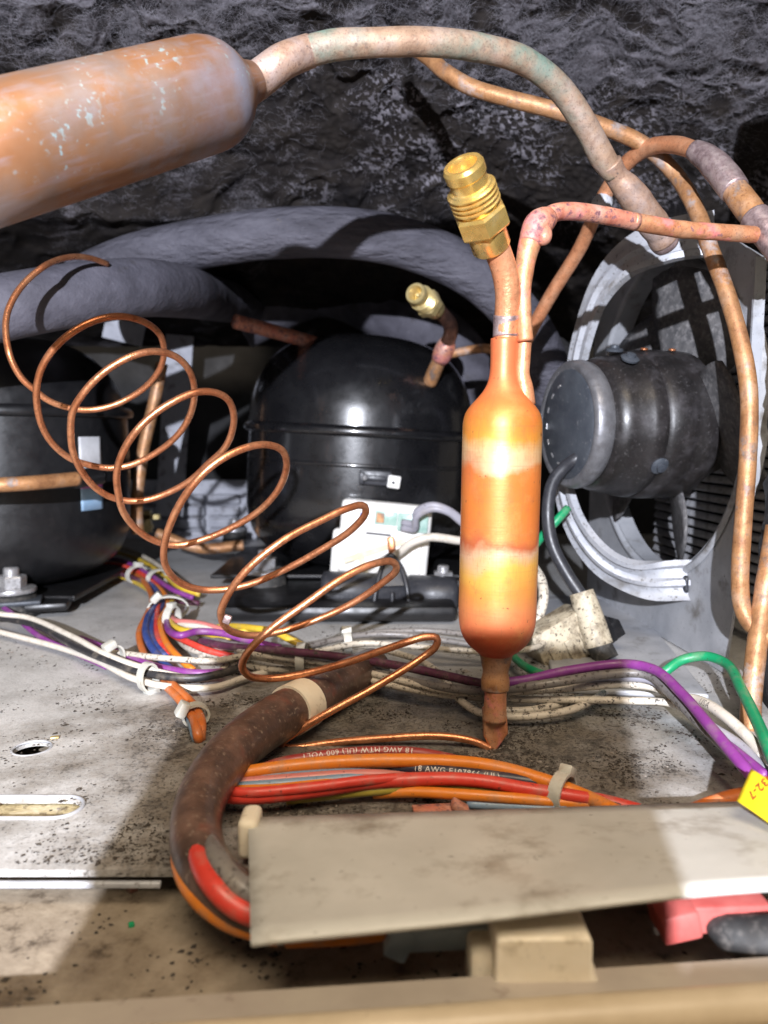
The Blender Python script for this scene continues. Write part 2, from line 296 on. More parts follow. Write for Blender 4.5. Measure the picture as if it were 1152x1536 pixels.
# heat-tinted shell of the filter drier: oxide bands; the cream ones partly painted reflection
m = NT('drier_shell'); uvs = m.n('SeparateXYZ', Vector=m.tc.outputs['UV'])
t = m.math('ADD', uvs.outputs[0], m.mapr(m.noise(34, 5, .6), .3, .7, -.035, .035))
bands = [(0, (.62, .15, .06)), (.13, (.66, .17, .06)), (.24, (.62, .19, .035)), (.30, (.64, .26, .04)), (.345, (.62, .40, .20)), (.385, (.60, .38, .21)), (.41, (.60, .18, .04)), (.50, (.62, .18, .035)), (.60, (.60, .17, .04)), (.625, (.44, .11, .04)),
         (.655, (.58, .36, .21)), (.70, (.64, .34, .065)), (.75, (.62, .25, .05)), (.82, (.60, .20, .07)), (.90, (.54, .11, .045)), (1, (.44, .07, .035))]
c = m.ramp(t, bands)
c = m.mix(m.mapr(m.noise(55, 8, .72), .52, .72, 0, .5), c, (.62, .31, .10)); c = m.mix(m.mapr(m.noise(26, 6, .7), .55, .68, 0, .55), c, (.58, .13, .05)); c = m.mix(m.mapr(m.noise(190, 6, .7), .58, .72, 0, .4), c, (.40, .12, .05))
ring = m.n('TexNoise', Scale=1.0, Detail=3, Vector=m.n('Mapping', Vector=m.tc.outputs['UV'], Scale=(160, 1.5, 1)).outputs[0]).outputs['Fac']
c = m.mix(m.mapr(ring, .58, .75, 0, .35), c, (.50, .15, .06))
c = m.mix(m.mapr(m.noise(420, 4, .6), .68, .72), c, (.12, .05, .03))
vn = m.n('TexNoise', Scale=1.0, Detail=4, Vector=m.n('Mapping', Vector=m.tc.outputs['UV'], Scale=(3, 60, 1)).outputs[0]).outputs['Fac']
c = m.mix(m.mapr(m.math('ABSOLUTE', m.math('SUBTRACT', vn, .5)), .012, .002, 0, .30), c, (.30, .12, .05))
m.i(m.b.inputs['Base Color'], c); m.b.inputs['Metallic'].default_value = .35
m.i(m.b.inputs['Roughness'], m.mapr(m.noise(90, 4), .3, .7, .38, .55)); m.bump(ring, .10, .0004); m.bump(m.noise(180, 4), .08, .001)
M['drier_shell'] = m.m
# big old drier, lilac and turquoise bloom on bare copper
m = NT('old_drier')
c = m.ramp(m.mapr(m.noise(26, 4, .5), .32, .68), [(0, (.27, .11, .042)), (.35, (.29, .145, .075)), (.6, (.245, .17, .135)), (1, (.235, .215, .235))])
c = m.mix(m.mapr(m.noise(13, 3, .5), .50, .64, 0, .85), c, (.33, .13, .04))
c = m.mix(m.mapr(m.noise(16, 5, .6), .54, .66, 0, .75), c, (.29, .25, .30))
spot = m.math('MULTIPLY', m.mapr(m.noise(380, 3, .5), .59, .66), m.mapr(m.noise(30, 5, .65), .53, .63)); ou = m.n('SeparateXYZ', Vector=m.tc.outputs['UV']).outputs[0]
bd = m.math('MULTIPLY', m.mapr(m.math('ABSOLUTE', m.math('SUBTRACT', m.math('ADD', ou, m.mapr(m.noise(40, 5), .3, .7, -.02, .02)), .86)), .045, .01), .75); c = m.mix(bd, c, (.25, .26, .33)); c = m.mix(m.mapr(m.noise(18, 8, .75), .50, .66, 0, .65), c, (.25, .115, .055)); stk = m.n('TexNoise', Scale=1.0, Detail=6, Vector=m.n('Mapping', Vector=m.tc.outputs['UV'], Scale=(9, 40, 1)).outputs[0]).outputs['Fac']; c = m.mix(m.mapr(stk, .52, .70, 0, .45), c, (.30, .25, .27)); c = m.mix(spot, c, (.30, .40, .42))
c = m.mix(m.mapr(m.noise(120, 7, .7), .60, .72, 0, .6), c, (.30, .18, .13)); c = m.mix(m.mapr(m.noise(45, 8, .72), .54, .70, 0, .6), c, (.26, .27, .32))
m.i(m.b.inputs['Base Color'], c); m.b.inputs['Metallic'].default_value = .45; m.i(m.b.inputs['Roughness'], m.mapr(m.noise(60, 4), .3, .7, .38, .6)); m.bump(m.noise(120, 5), .12, .001)
M['old_drier'] = m.m

# numpy gradient noise
_perm = rng.permutation(512); _g = rng.normal(size=(512, 2)); _g /= np.linalg.norm(_g, axis=1)[:, None]
def perlin(x, y, s=0):
    xi = np.floor(x).astype(int); yi = np.floor(y).astype(int); xf = x - xi; yf = y - yi
    def gr(a, b): return _g[_perm[(_perm[(a + s * 37) % 512] + b) % 512]]
    def dt(a, b, dx, dy): g = gr(a, b); return g[..., 0] * dx + g[..., 1] * dy
    u = xf ** 3 * (xf * (xf * 6 - 15) + 10); v = yf ** 3 * (yf * (yf * 6 - 15) + 10)
    n0 = dt(xi, yi, xf, yf) * (1 - u) + dt(xi + 1, yi, xf - 1, yf) * u; n1 = dt(xi, yi + 1, xf, yf - 1) * (1 - u) + dt(xi + 1, yi + 1, xf - 1, yf - 1) * u
    return (n0 * (1 - v) + n1 * v) * 1.6
def fbm(x, y, o=4, s=0, g=.5):
    a = 1.0; t = 0
    for i in range(o): t = t + a * perlin(x, y, s + i * 3); x = x * 2.03; y = y * 2.03; a *= g
    return t

# ================================================================== SETTING
def loop_circle(c, r, n=32): return [(c.x + r * math.cos(2 * math.pi * i / n), c.y + r * math.sin(2 * math.pi * i / n)) for i in range(n)]
def plate(name, outer, holes, z, th, mat, parent=None, **props):
    bm = bmesh.new(); edges = []
    for lp in [outer] + holes:
        vs_ = [bm.verts.new((x, y, z)) for x, y in lp]
        edges += [bm.edges.new((vs_[i], vs_[(i + 1) % len(vs_)])) for i in range(len(vs_))]
    bmesh.ops.triangle_fill(bm, edges=edges, use_beauty=True)
    r = bmesh.ops.extrude_face_region(bm, geom=bm.faces[:])
    for v in r['geom']:
        if isinstance(v, bmesh.types.BMVert): v.co.z -= th
    bmesh.ops.recalc_face_normals(bm, faces=bm.faces[:])
    me = bpy.data.meshes.new(name); bm.to_mesh(me); bm.free(); me.materials.append(mat)
    o = bpy.data.objects.new(name, me); COL.objects.link(o)
    for k, v in props.items(): o[k] = v
    return o
hc = G(48, 1122); sl0, sl1 = G(-60, 1211), G(90, 1211)
slot = [(sl1.x + .0070 * math.cos(a), sl1.y + .0070 * math.sin(a)) for a in np.linspace(-math.pi / 2, math.pi / 2, 14)] + [(sl0.x, sl0.y + .0070), (sl0.x, sl0.y - .0070)]
floor = plate('floor', [(-.55, .2135), (.55, .2135), (.55, .95), (-.55, .95)], [loop_circle(hc, .0072), slot], 0, .0022, M['floor'], kind='structure')
ledge = plate('ledge', [(-.55, .10), (.55, .10), (.55, .52), (-.55, .52)], [], -.011, .002, M['ledge'], kind='structure')
mb = MB(); mb.box(((sl0.x + sl1.x) / 2, sl1.y, -.0034), (abs(sl1.x - sl0.x) + .02, .020, .001)); mb.build('slot_backing', M['slot_dirt'], floor, False)
# rolled rims round the punched openings
mb = MB(); q = loop_circle(hc, .0075, 40); mb.tube([Vector((x, y, -.0002)) for x, y in q + q[:1]], .00055, 8, .001, False)
mb.build('hole_rim', M['galv'], floor)
mb = MB(); q = [(sl1.x + .0076 * math.cos(a), sl1.y + .0076 * math.sin(a)) for a in np.linspace(-math.pi / 2, math.pi / 2, 14)]
mb.tube([Vector((sl0.x, sl0.y - .0076, .0001))] + [Vector((x, y, .0001)) for x, y in q] + [Vector((sl0.x, sl0.y + .0076, .0001))], .0007, 8, .001); mb.build('slot_rim', M['galv'], floor)
mb = MB(); mb.box((-.30, .2118, -.0035), (.47, .0016, .0018), None, .0003); mb.box((.25, .2118, -.0035), (.56, .0016, .0018), None, .0003)
mb.build('floor_edge_strip', M['galv_clean'], floor)
# front lip with its pale rounded bead
A = G(-300, 1532, .004); B = G(1452, 1416, .004)
d = (B - A).normalized(); nrm = Vector((-d.y, d.x, 0))
mb = MB(); mb.sweep([A, B], [(0, 0), (0, -.012), (.0105, -.012), (.0105, .001), (.0095, .0012), (.0006, .0005)], (0, 0, 1), .02)
lip = mb.build('front_lip', M['lip'], None, False, kind='structure')
off = -nrm * .0135
mb = MB(); mb.tube([A + off + Vector((0, 0, -.0005)), B + off + Vector((0, 0, -.0005))], .0042, 16, .02); mb.build('bead', M['lip_bead'], lip)
mb = MB(); mb.box((A + B) / 2 - nrm * .040 + Vector((0, 0, -.012)), (.9, .046, .012), Matrix.Rotation(math.atan2(d.y, d.x), 3, 'Z'), .002); mb.build('outer_panel', M['lip_bead'], lip)
# rear wall
mb = MB(); mb.box((0, .96, .2), (1.3, .01, .6)); mb.build('rear_wall', M['rear'], None, False, kind='structure')
mb = MB(); mb.box((-.56, .55, .2), (.01, .85, .6)); mb.build('side_wall', M['rear'], None, False, kind='structure')

mb = MB(); mb.box((0, .30, .42), (1.3, .24, .02)); mb.build('cabinet_ceiling', M['rear'], None, False, kind='structure')  # unseen stretch of ceiling, added to shade the old drier from above
# ceiling liner
us = np.arange(-330, 1480, 2.5); vs2 = np.arange(-200, 520, 2.3); U, V = np.meshgrid(us, vs2)
Yd = np.interp(V, [-260, -120, 0, 90, 200, 330, 430, 520], [.34, .40, .445, .48, .525, .585, .70, .90])
a = (U - 576) / F; b = (768 - V) / F; cp, sp = math.cos(PITCH), math.sin(PITCH)
dy = cp + b * sp; X = a * Yd / dy; Z = H + (-sp + b * cp) * Yd / dy
su, sv = U / 100.0, V / 100.0
warp = fbm(su * .8, sv * .8, 3, 5)
fold = fbm(su * .55 + warp * .6, sv * 1.5 + warp, 3, 11)
fold2 = 1 - np.abs(fbm(su * .9 + 3, sv * 2.4 + warp * 1.2, 3, 17)) * 2
fluff = fbm(su * 6, sv * 7, 4, 21, .6)
crn = fbm(su * 14 + warp * 2, sv * 14, 2, 31, .7); crn2 = fbm(su * 5, sv * 5, 3, 41)
crumb = np.clip((crn + .5 * crn2 - .10) * 6, 0, 1)
top = 1 / (1 + np.exp(-(100 + 45 * fbm(su * .9, sv * .4, 3, 51) - V) / 16))
topr = 1 / (1 + np.exp(-((U - 1000) / 60 + (175 - V) / 25)))* (V < 260)
topm = np.clip(top + .8 * topr * np.clip(.5 + fold2, 0, 1), 0, 1)
left = 1 / (1 + np.exp((U - 470 - 60 * fbm(su, sv, 2, 61)) / 40))
cm = (1 - topm) * (1 - left)
smo = (1 - topm) * left
stri = fbm(su * 1.4, sv * 13 + warp * 3, 4, 71, .6)
hgt = .0045 * fold + .0024 * np.clip(fold2, -.5, 1) * (.1 + topm) + topm * .0004 * fluff + cm * .0011 * crumb + smo * (.0002 * stri + .0005 * np.clip(fbm(su * 3.2, sv * 4, 4, 81), 0, 1)) + .0002 * fbm(su * 22, sv * 22, 2, 91)
patch = np.clip(.55 + 1.2 * fbm(su * 1.1, sv * 1.5, 3, 101), 0, 1)
dust = topm * np.clip(.22 + .60 * fold2 + .18 * fluff, 0, 1) + cm * crumb * (.05 + .95 * patch) * np.clip(1.25 - (V - 250) / 140, .25, 1) + smo * np.clip(.42 + .45 * stri + .6 * fbm(su * 1.5, sv * 2, 3, 111), 0, 1) * .55
VV = np.stack([X, Yd - hgt * .8, Z - hgt * .6], -1).reshape(-1, 3)
nr, nc = U.shape; ii = (np.arange(nr - 1)[:, None] * nc + np.arange(nc - 1)[None]).ravel()
FF = np.stack([ii, ii + 1, ii + nc + 1, ii + nc], 1)
me = bpy.data.meshes.new('ceiling_liner'); me.vertices.add(len(VV)); me.vertices.foreach_set('co', VV.astype(np.float32).ravel())
me.loops.add(FF.size); me.loops.foreach_set('vertex_index', FF.ravel().astype(np.int32)); me.polygons.add(len(FF))
me.polygons.foreach_set('loop_start', np.arange(0, FF.size, 4, dtype=np.int32)); me.polygons.foreach_set('use_smooth', np.ones(len(FF), bool)); me.update(calc_edges=True)
at_ = me.attributes.new('dust', 'FLOAT', 'POINT'); at_.data.foreach_set('value', np.clip(dust, 0, 1).astype(np.float32).ravel())
me.materials.append(M['liner']); liner = bpy.data.objects.new('ceiling_liner', me); COL.objects.link(liner); liner['kind'] = 'structure'
# loose lint clinging to the liner
prob = (topm * np.clip(dust, 0, 1) + 0.25 * cm * crumb * patch + .30 * smo * np.clip(dust, 0, 1)).ravel(); prob[(U.ravel() < -60) | (U.ravel() > 1210) | (V.ravel() < -60) | (V.ravel() > 320)] = 0; prob /= prob.sum()
sel = rng.choice(len(prob), 24000, p=prob); base = VV[sel]; n = len(sel)
ang = fbm(base[:, 0] * 18, base[:, 2] * 18, 2, 7) * 5 + rng.normal(0, .9, n)
L = rng.uniform(.003, .013, n); dirv = np.stack([np.cos(ang), -rng.uniform(.0, .35, n), np.sin(ang) * .55], 1)
side = np.stack([-np.sin(ang), np.zeros(n), np.cos(ang)], 1); curl = rng.normal(0, .8, n); wd = rng.uniform(.000035, .00008, n)
rows = []
for k in range(5):
    tt = k / 4; pt = base + dirv * (L * tt)[:, None] + side * (curl * L * tt * tt)[:, None] + np.array([0, -.0012, -.0004]) - np.array([0, 1, 0]) * (.003 * np.sin(math.pi * tt) * rng.uniform(.2, 1, n))[:, None]
    ww = wd * (1 - .6 * tt); rows.append((pt + side * ww[:, None], pt - side * ww[:, None]))
vv = np.stack([x for r in rows for x in r], 1).reshape(-1, 3); b0 = np.arange(n)[:, None] * 10
ff = np.concatenate([np.concatenate([b0 + 2 * k, b0 + 2 * k + 1, b0 + 2 * k + 3, b0 + 2 * k + 2], 1) for k in range(4)])
me = bpy.data.meshes.new('lint'); me.from_pydata(vv.tolist(), [], ff.tolist()); me.materials.append(M['fibre'])
o = bpy.data.objects.new('lint', me); COL.objects.link(o); o['kind'] = 'stuff'; tag(o, 'grey lint and hair clinging to the black crusted liner overhead', 'lint')

# grit on the floor
def grit(name, n, xr, yr, z, size, mat, dens, label, cat):
    pts = []
    while len(pts) < n:
        x = rng.uniform(*xr, 4000); y = rng.uniform(*yr, 4000); k = dens(x, y) > rng.uniform(0, 1, 4000); pts += list(zip(x[k], y[k]))
    pts = np.array(pts[:n]); s = size * rng.lognormal(0, .55, n); V = []
    octa = np.array([(1, 0, 0), (-1, 0, 0), (0, 1, 0), (0, -1, 0), (0, 0, .8), (0, 0, -.3)], float)
    off = octa[None] * rng.uniform(.5, 1.3, (n, 6, 1)) * s[:, None, None] * np.array([1.25, 1, .6]); an = rng.uniform(0, 6.28, n)
    ca, sa = np.cos(an)[:, None], np.sin(an)[:, None]; ox = off[..., 0] * ca - off[..., 1] * sa; oy = off[..., 0] * sa + off[..., 1] * ca
    vv = np.stack([pts[:, :1] + ox, pts[:, 1:] + oy, z + off[..., 2]], -1).reshape(-1, 3)
    t = np.array([(0, 2, 4), (2, 1, 4), (1, 3, 4), (3, 0, 4), (2, 0, 5), (1, 2, 5), (3, 1, 5), (0, 3, 5)]); ff = (np.arange(n)[:, None, None] * 6 + t[None]).reshape(-1, 3)
    me = bpy.data.meshes.new(name); me.from_pydata(vv.tolist(), [], ff.tolist()); me.materials.append(mat); o = bpy.data.objects.new(name, me); COL.objects.link(o); o['kind'] = 'stuff'; tag(o, label, cat); return o
def dens(x, y):
    d = np.hypot(x - .01, (y - .30) * .9); c = np.clip(fbm(x * 30, y * 30, 4, 201) * 1.4 + .15, 0, 1)
    return np.clip(c * (.06 + .94 * np.exp(-(d / .11) ** 2)), 0, 1)
grit('grit', 16000, (-.25, .2), (.216, .50), .0002, .00030, M['crumb'], dens, 'dark brown grit scattered over the grey steel floor', 'grit')
grit('pale_grit', 1500, (-.25, .2), (.216, .46), .0002, .00032, M['crumb_pale'], dens, 'pale crumbs lying among the dark grit on the floor', 'grit')
grit('ledge_grit', 700, (-.2, .2), (.15, .212), -.0108, .0005, M['crumb'], lambda x, y: np.clip(fbm(x * 40, y * 40, 4, 301), 0, 1), 'dark grit lying on the brown ledge below the floor edge', 'grit')

# ================================================================== COMPRESSORS
def shell_prof(R0, z0, z1, zs):
    top = [(0, z1), (.30 * R0, z1 - .0008), (.52 * R0, z1 - .005), (.70 * R0, z1 - .0135), (.83 * R0, z1 - .026), (.92 * R0, z1 - .042), (.965 * R0, z1 - .058), (.985 * R0, zs + .004)]
    low = [(.975 * R0, zs - .004), (.975 * R0, z0 + .055), (.95 * R0, z0 + .035), (.86 * R0, z0 + .018), (.66 * R0, z0 + .005), (.4 * R0, z0), (0, z0)]
    def smooth(p): q = spline([(a, 0, b) for a, b in p], .003); return [(max(x[0], 0), x[2]) for x in q]
    return smooth(top), smooth(low)
def hexa(mb, c, ax, r, h, bevel=.12):
    mb.lathe([(0, 0), (r * .92, 0), (r, h * bevel), (r, h * (1 - bevel)), (r * .92, h), (0, h)], c, ax, 6)
def foot_bolt(parent, c, s=1.0, mat=M['steel_zinc']):
    mb = MB(); mb.lathe([(0, 0), (.0125 * s, 0), (.0135 * s, .002 * s), (.0125 * s, .012 * s), (.008 * s, .014 * s), (0, .014 * s)], c, (0, 0, 1), 28); g = mb.build('grommet', M['rubber'], parent)
    mb = MB(); mb.lathe([(0, 0), (.0125 * s, 0), (.0128 * s, .0008 * s), (.0125 * s, .0022 * s), (.008 * s, .0026 * s), (0, .0026 * s)], c + Vector((0, 0, .014 * s)), (0, 0, 1), 30); mb.build('washer', mat, parent, auto=40)
    mb = MB(); hexa(mb, c + Vector((0, 0, .0165 * s)), (0.05, 0, 1), .0075 * s, .007 * s); mb.lathe([(0, 0), (.0042 * s, 0), (.0042 * s, .0035 * s), (.0034 * s, .0045 * s), (0, .0046 * s)], c + Vector((0, 0, .0235 * s)), (0.05, 0, 1), 16)
    mb.build('bolt', mat, parent, auto=30)
def shell(t, org, ax, R0, z0, z1, zs, mat):
    tp, lw = shell_prof(R0, z0, z1, zs)
    mb = MB(); mb.lathe(tp, org, ax, 72); mb.build('dome', mat, t)
    mb = MB(); mb.lathe(lw, org, ax, 72); mb.build('lower_shell', mat, t)
    mb = MB(); mb.lathe([(.975 * R0, zs - .0042), (R0 * 1.012, zs - .0035), (R0 * 1.02, zs - .002), (R0 * 1.02, zs + .0015), (R0 * 1.008, zs + .003), (.98 * R0, zs + .0045)], org, ax, 72)
    mb.build('seam', mat, t)
AX = Vector((-.055, -.02, 1)).normalized(); CO = Vector((-.0275, .668, 0))
cmp1 = thing('compressor', 'glossy black domed compressor with a white terminal block, in the middle', 'compressor', CO)
AX = Vector((.055, .0, 1)).normalized()
shell(cmp1, CO - AX * .0, AX, .0975, .016, .208, .128, M['black_paint'])
# raised press line below the seam
mb = MB(); mb.lathe([(.0945, .100), (.0958, .1015), (.0958, .1035), (.0945, .105)], CO, AX, 72); mb.build('press_line', M['black_paint'], cmp1)
# base plate and feet
mb = MB()
mb.box(CO + Vector((0, -.004, .0155)), (.215, .15, .003), None, .001); mb.build('base_plate', M['black_old'], cmp1, False)
mb = MB(); mb.box(G(505, 912, .012) + Vector((0.0, .05, -.0045)), (.16, .10, .011), None, .004); mb.build('mounting_rail', M['black_old'], cmp1, auto=40)
for px, py, s in ((398, 893, 1.25), (664, 905, 1.0), (352, 815, 1.0)):
    foot_bolt(cmp1, G(px, py, .004), s)
# overload clip with its pale tab on the shell
def onshell(px, py, Y): return P(px, py, Y)
mb = MB(); c0 = P(563, 717, .571); mb.box(c0, (.024, .004, .011), Matrix.Rotation(R(4), 3, 'Y'), .001); mb.box(c0 + Vector((0, -.003, 0)), (.016, .004, .004), Matrix.Rotation(R(4), 3, 'Y'), .001)
mb.box(c0 + Vector((-.010, -.003, .0)), (.004, .004, .009), Matrix.Rotation(R(4), 3, 'Y'), .001); mb.build('clip', M['black_plastic'], cmp1, auto=40)
mb = MB(); mb.box(P(591, 723, .566), (.0095, .0025, .0095), Matrix.Rotation(R(9), 3, 'Y'), .0011, 3); tb = mb.build('clip_tab', M['white_plastic'], cmp1, auto=40)
mb = MB(); mb.lathe([(0, 0), (.0011, 0), (.0011, .0004), (0, .0005)], P(590, 724, .5645), (0, -1, 0), 10); mb.build('tab_hole', M['black_plastic'], tb)
mb = MB(); mb.lathe([(0, 0), (.0025, 0), (.0022, .0012), (0, .002)], P(547, 716, .5645), (0, -1, 0), 14); mb.build('clip_screw', M['steel_zinc'], cmp1)
# white terminal block
RB = Matrix.Rotation(R(5), 3, 'Y') @ Matrix.Rotation(R(-6), 3, 'Z')
bc = P(577, 808, .558)
mb = MB(); mb.box(bc, (.066, .016, .054), RB, .0035, 3); tbx = mb.build('terminal_block', M['white_plastic'], cmp1, auto=40)
mb = MB(); mb.box(bc + RB @ Vector((-.034, -.004, -.012)), (.007, .012, .034), RB, .003, 3); mb.build('side_lug', M['white_plastic'], tbx, auto=40)
mb = MB(); mb.box(bc + RB @ Vector((.004, -.0092, -.012)), (.048, .004, .026), RB, .0012, 2); mb.build('raised_cover', M['white_plastic'], tbx, auto=40)
mb = MB(); mb.box(bc + RB @ Vector((.0005, -.0083, .016)), (.016, .002, .010), RB, .0006); mb.build('socket', M['window_green'], tbx, auto=40)
mb = MB(); mb.box(bc + RB @ Vector((-.0035, -.0096, .016)), (.0055, .001, .007), RB, .0003); mb.build('socket_window', M['copper_tan'], tbx, False)
mb = MB(); mb.box(bc + RB @ Vector((.020, -.009, .0145)), (.022, .004, .013), RB, .001); mb.build('plug', M['window_green'], tbx, auto=40)
mb = MB(); mb.box(bc + RB @ Vector((-.004, -.0084, .004)), (.018, .001, .0014), RB); mb.build('vent_slot', M['black_plastic'], tbx, False)
mb = MB(); mb.lathe([(0, 0), (.0022, 0), (.0020, .0004), (0, .0005)], bc + RB @ Vector((-.0165, -.0081, .0165)), RB @ Vector((0, -1, 0)), 14); mb.build('blue_mark', M['blue_mark'], tbx)
for cx, cz, ln, an in ((-.006, -.008, .046, 24), (-.012, -.021, .024, -70), (.012, -.022, .022, -62)):
    mb = MB(); mb.box(bc + RB @ Vector((cx, -.0122, cz)), (ln, .0012, .0042), RB @ Matrix.Rotation(R(-an), 3, 'Y'), .0003); mb.build('tape_strip', M['tape'], tbx, False)
# wires out of the block
mb = MB()
for k in (0, 1):
    mb.tube([bc + RB @ Vector((.013, -.012, .0145 - .004 * k)), bc + RB @ Vector((.022, -.018, .0155 - .004 * k)), P(625, 768 + 7 * k, .53), P(648, 758 + 5 * k, .525), P(672, 765 + 3 * k, .525), P(700, 785 + 4 * k, .53), P(740, 800, .55)], .0026, 10)
mb.build('lead', W['palegrey'], tbx, label='pair of grey leads')
mb = MB(); mb.tube([P(586, 838, .535), P(600, 828, .53), P(618, 814, .525), P(645, 806, .525), P(690, 811, .53), P(740, 815, .55)], .0030, 10); mb.build('lead', W['ivory'], tbx, label='white lead')
mb = MB(); mb.box(P(587, 820, .536), (.005, .003, .014), RB @ Matrix.Rotation(R(-12), 3, 'Y'), .001); mb.build('spade', M['copper_new'], tbx, auto=40)
# run capacitor lying across the front
ca = P(482, 884, .535); cb = P(686, 893, .535); cd = (cb - ca).normalized(); cl = (cb - ca).length
cap = thing('run_capacitor', 'black round capacitor lying below the white terminal block', 'capacitor', (ca + cb) / 2)
mb = MB(); mb.lathe([(0, 0), (.010, 0), (.0128, .0012), (.0132, .004), (.0132, cl * .62), (.0124, cl * .625), (.0124, cl * .64), (.0132, cl * .645), (.0132, cl * .955), (.0118, cl * .99), (.008, cl), (0, cl)], ca, cd, 36); mb.build('can', M['black_plastic'], cap)
mb = MB(); mb.tube([P(560, 912, .515), P(565, 880, .518), P(575, 845, .526), P(585, 832, .53), P(598, 845, .526), P(610, 880, .518), P(613, 915, .515)], .0016, 8)
mb.tube([P(560, 914, .515), P(588, 917, .513), P(613, 916, .515)], .0016, 8); mb.tube([P(588, 888, .5145), P(589, 916, .513)], .0015, 8); mb.build('clamp_wire', M['black_plastic'], cap)
mb = MB(); mb.v = [tuple(q) for q in (P(562, 880, .521), P(576, 846, .528), P(586, 834, .531), P(597, 846, .528), P(609, 878, .521))]; mb.f = [(0, 1, 2, 3, 4)]; mb.uv = [(0, 0)] * 5; o = mb.build('boot', M['black_plastic'], cap, False); so = o.modifiers.new('s', 'SOLIDIFY'); so.thickness = .004
# service stub and valve of this compressor
sv = thing('service_valve', 'small brass threaded valve on a dark copper stub above the compressor', 'valve', P(640, 590, .60))
mb = MB(); mb.tube([P(637, 592, .602), P(645, 572, .598)], .0048, 14); mb.build('collar', M['black_paint'], sv)
mb = MB(); mb.lathe([(.0045, 0), (.0068, .0008), (.0075, .002), (.006, .0032), (.0045, .0036)], P(637, 594, .601), (.2, -.3, 1), 20); mb.build('weld', M['steel_zinc'], sv)
mb = MB(); mb.tube([P(644, 575, .598), P(652, 556, .592), P(661, 536, .586)], .0056, 16); mb.build('stub', M['copper_tan'], sv)
mb = MB(); mb.tube([P(659, 541, .587), P(664, 531, .584), P(670, 516, .58), P(671, 510, .578)], [.0062, .0074, .0068, .0052], 16, wob=.05); mb.build('braze_joint', M['copper_pink'], sv)
mb = MB(); mb.tube([P(668, 520, .581), P(676, 500, .573), P(674, 485, .565), P(660, 468, .556), P(648, 458, .55)], .0053, 16); mb.build('tube', M['copper_dark'], sv)
def flare(parent, base, ax, s, mat, open_face=True):
    ax = Vector(ax).normalized()
    mb = MB(); mb.lathe([(0, 0), (.0068 * s, 0), (.0074 * s, .0008 * s), (.0074 * s, .0085 * s), (.006 * s, .009 * s)], base, ax, 32); v = mb.build('ferrule', mat, parent, auto=40)
    mb = MB(); hexa(mb, base + ax * (.0088 * s), ax, .0103 * s, .0085 * s); v = mb.build('hex_nut', mat, parent, auto=25)
    pr = [(.0078 * s, .0172 * s), (.0078 * s, .0182 * s)]
    for k in range(4):
        z = .0185 + .0019 * k; pr += [(.0081 * s, z * s), (.0091 * s, (z + .0005) * s), (.0091 * s, (z + .0010) * s), (.0081 * s, (z + .0015) * s)]
    pr += [(.0078 * s, .0263 * s), (.0070 * s, .0267 * s), (.0069 * s, .0285 * s), (.0070 * s, .0300 * s), (.0075 * s, .0306 * s), (.0075 * s, .0338 * s), (.0068 * s, .0350 * s), (.0054 * s, .0350 * s), (.0047 * s, .0334 * s), (.0044 * s, .0250 * s), (0, .0250 * s)]
    mb = MB(); mb.lathe(pr, base, ax, 40); th = mb.build('threaded_end', mat, parent, auto=22)
    mb = MB(); mb.lathe([(0, .025 * s), (.0016 * s, .025 * s), (.0014 * s, .031 * s), (0, .0315 * s)], base, ax, 14); mb.build('valve_pin', mat, th, auto=40)
flare(sv, P(654, 465, .553), P(606, 426, .512) - P(654, 465, .553), .95, M['brass_dull'])

# second compressor at the left
C2 = Vector((-.299, .60, 0)); cmp2 = thing('compressor', 'dull black compressor at the left edge with a small striped label', 'compressor', C2)
shell(cmp2, C2, Vector((0, 0, 1)), .098, .012, .200, .142, M['black_old'])
for z, hh, mt in ((.112, .024, 'label_white'), (.093, .012, 'label_magenta'), (.079, .016, 'label_blue')):
    mb = MB(); n_ = 10; RR = .0965
    for i in range(n_):
        for zz in (z - hh / 2, z + hh / 2):
            th = R(-32 + 12 * i / (n_ - 1)); mb.v.append((C2.x + RR * math.cos(th), C2.y + RR * math.sin(th), zz)); mb.uv.append((0, 0))
    mb.f = [(2 * i, 2 * i + 2, 2 * i + 3, 2 * i + 1) for i in range(n_ - 1)]; o = mb.build('label_band', M[mt], cmp2); so = o.modifiers.new('s', 'SOLIDIFY'); so.thickness = .0006
mb = MB(); mb.box((C2.x, C2.y, .010), (.16, .13, .004), None, .001); mb.build('base_plate', M['black_old'], cmp2, False)
mb = MB(); mb.box((-.240, .535, .0075), (.035, .04, .006), Matrix.Rotation(R(15), 3, 'Z'), .002); mb.build('foot_plate', M['black_old'], cmp2, auto=40)
bp = G(20, 925, .0); foot_bolt(cmp2, bp, 1.25); 
mb = MB(); mb.box(bp + Vector((.008, -.004, .012)), (.026, .022, .003), Matrix.Rotation(R(20), 3, 'Z'), .001); mb.build('spring_washer', M['motor_cap'], cmp2, auto=40)
mb = MB(); mb.tube([P(-60, 730, .46), P(40, 725, .475), P(118, 718, .50)], .0046, 14)
tag(mb.build('copper_tube', M['copper_tan'], None), 'short tan copper tube in front of the left compressor', 'tube')
mb = MB(); mb.tube([P(112, 719, .50), P(150, 713, .52)], .0062, 14); tag(mb.build('tube_stub', M['black_old'], None), 'black stub that the tan tube enters on the left compressor', 'stub')

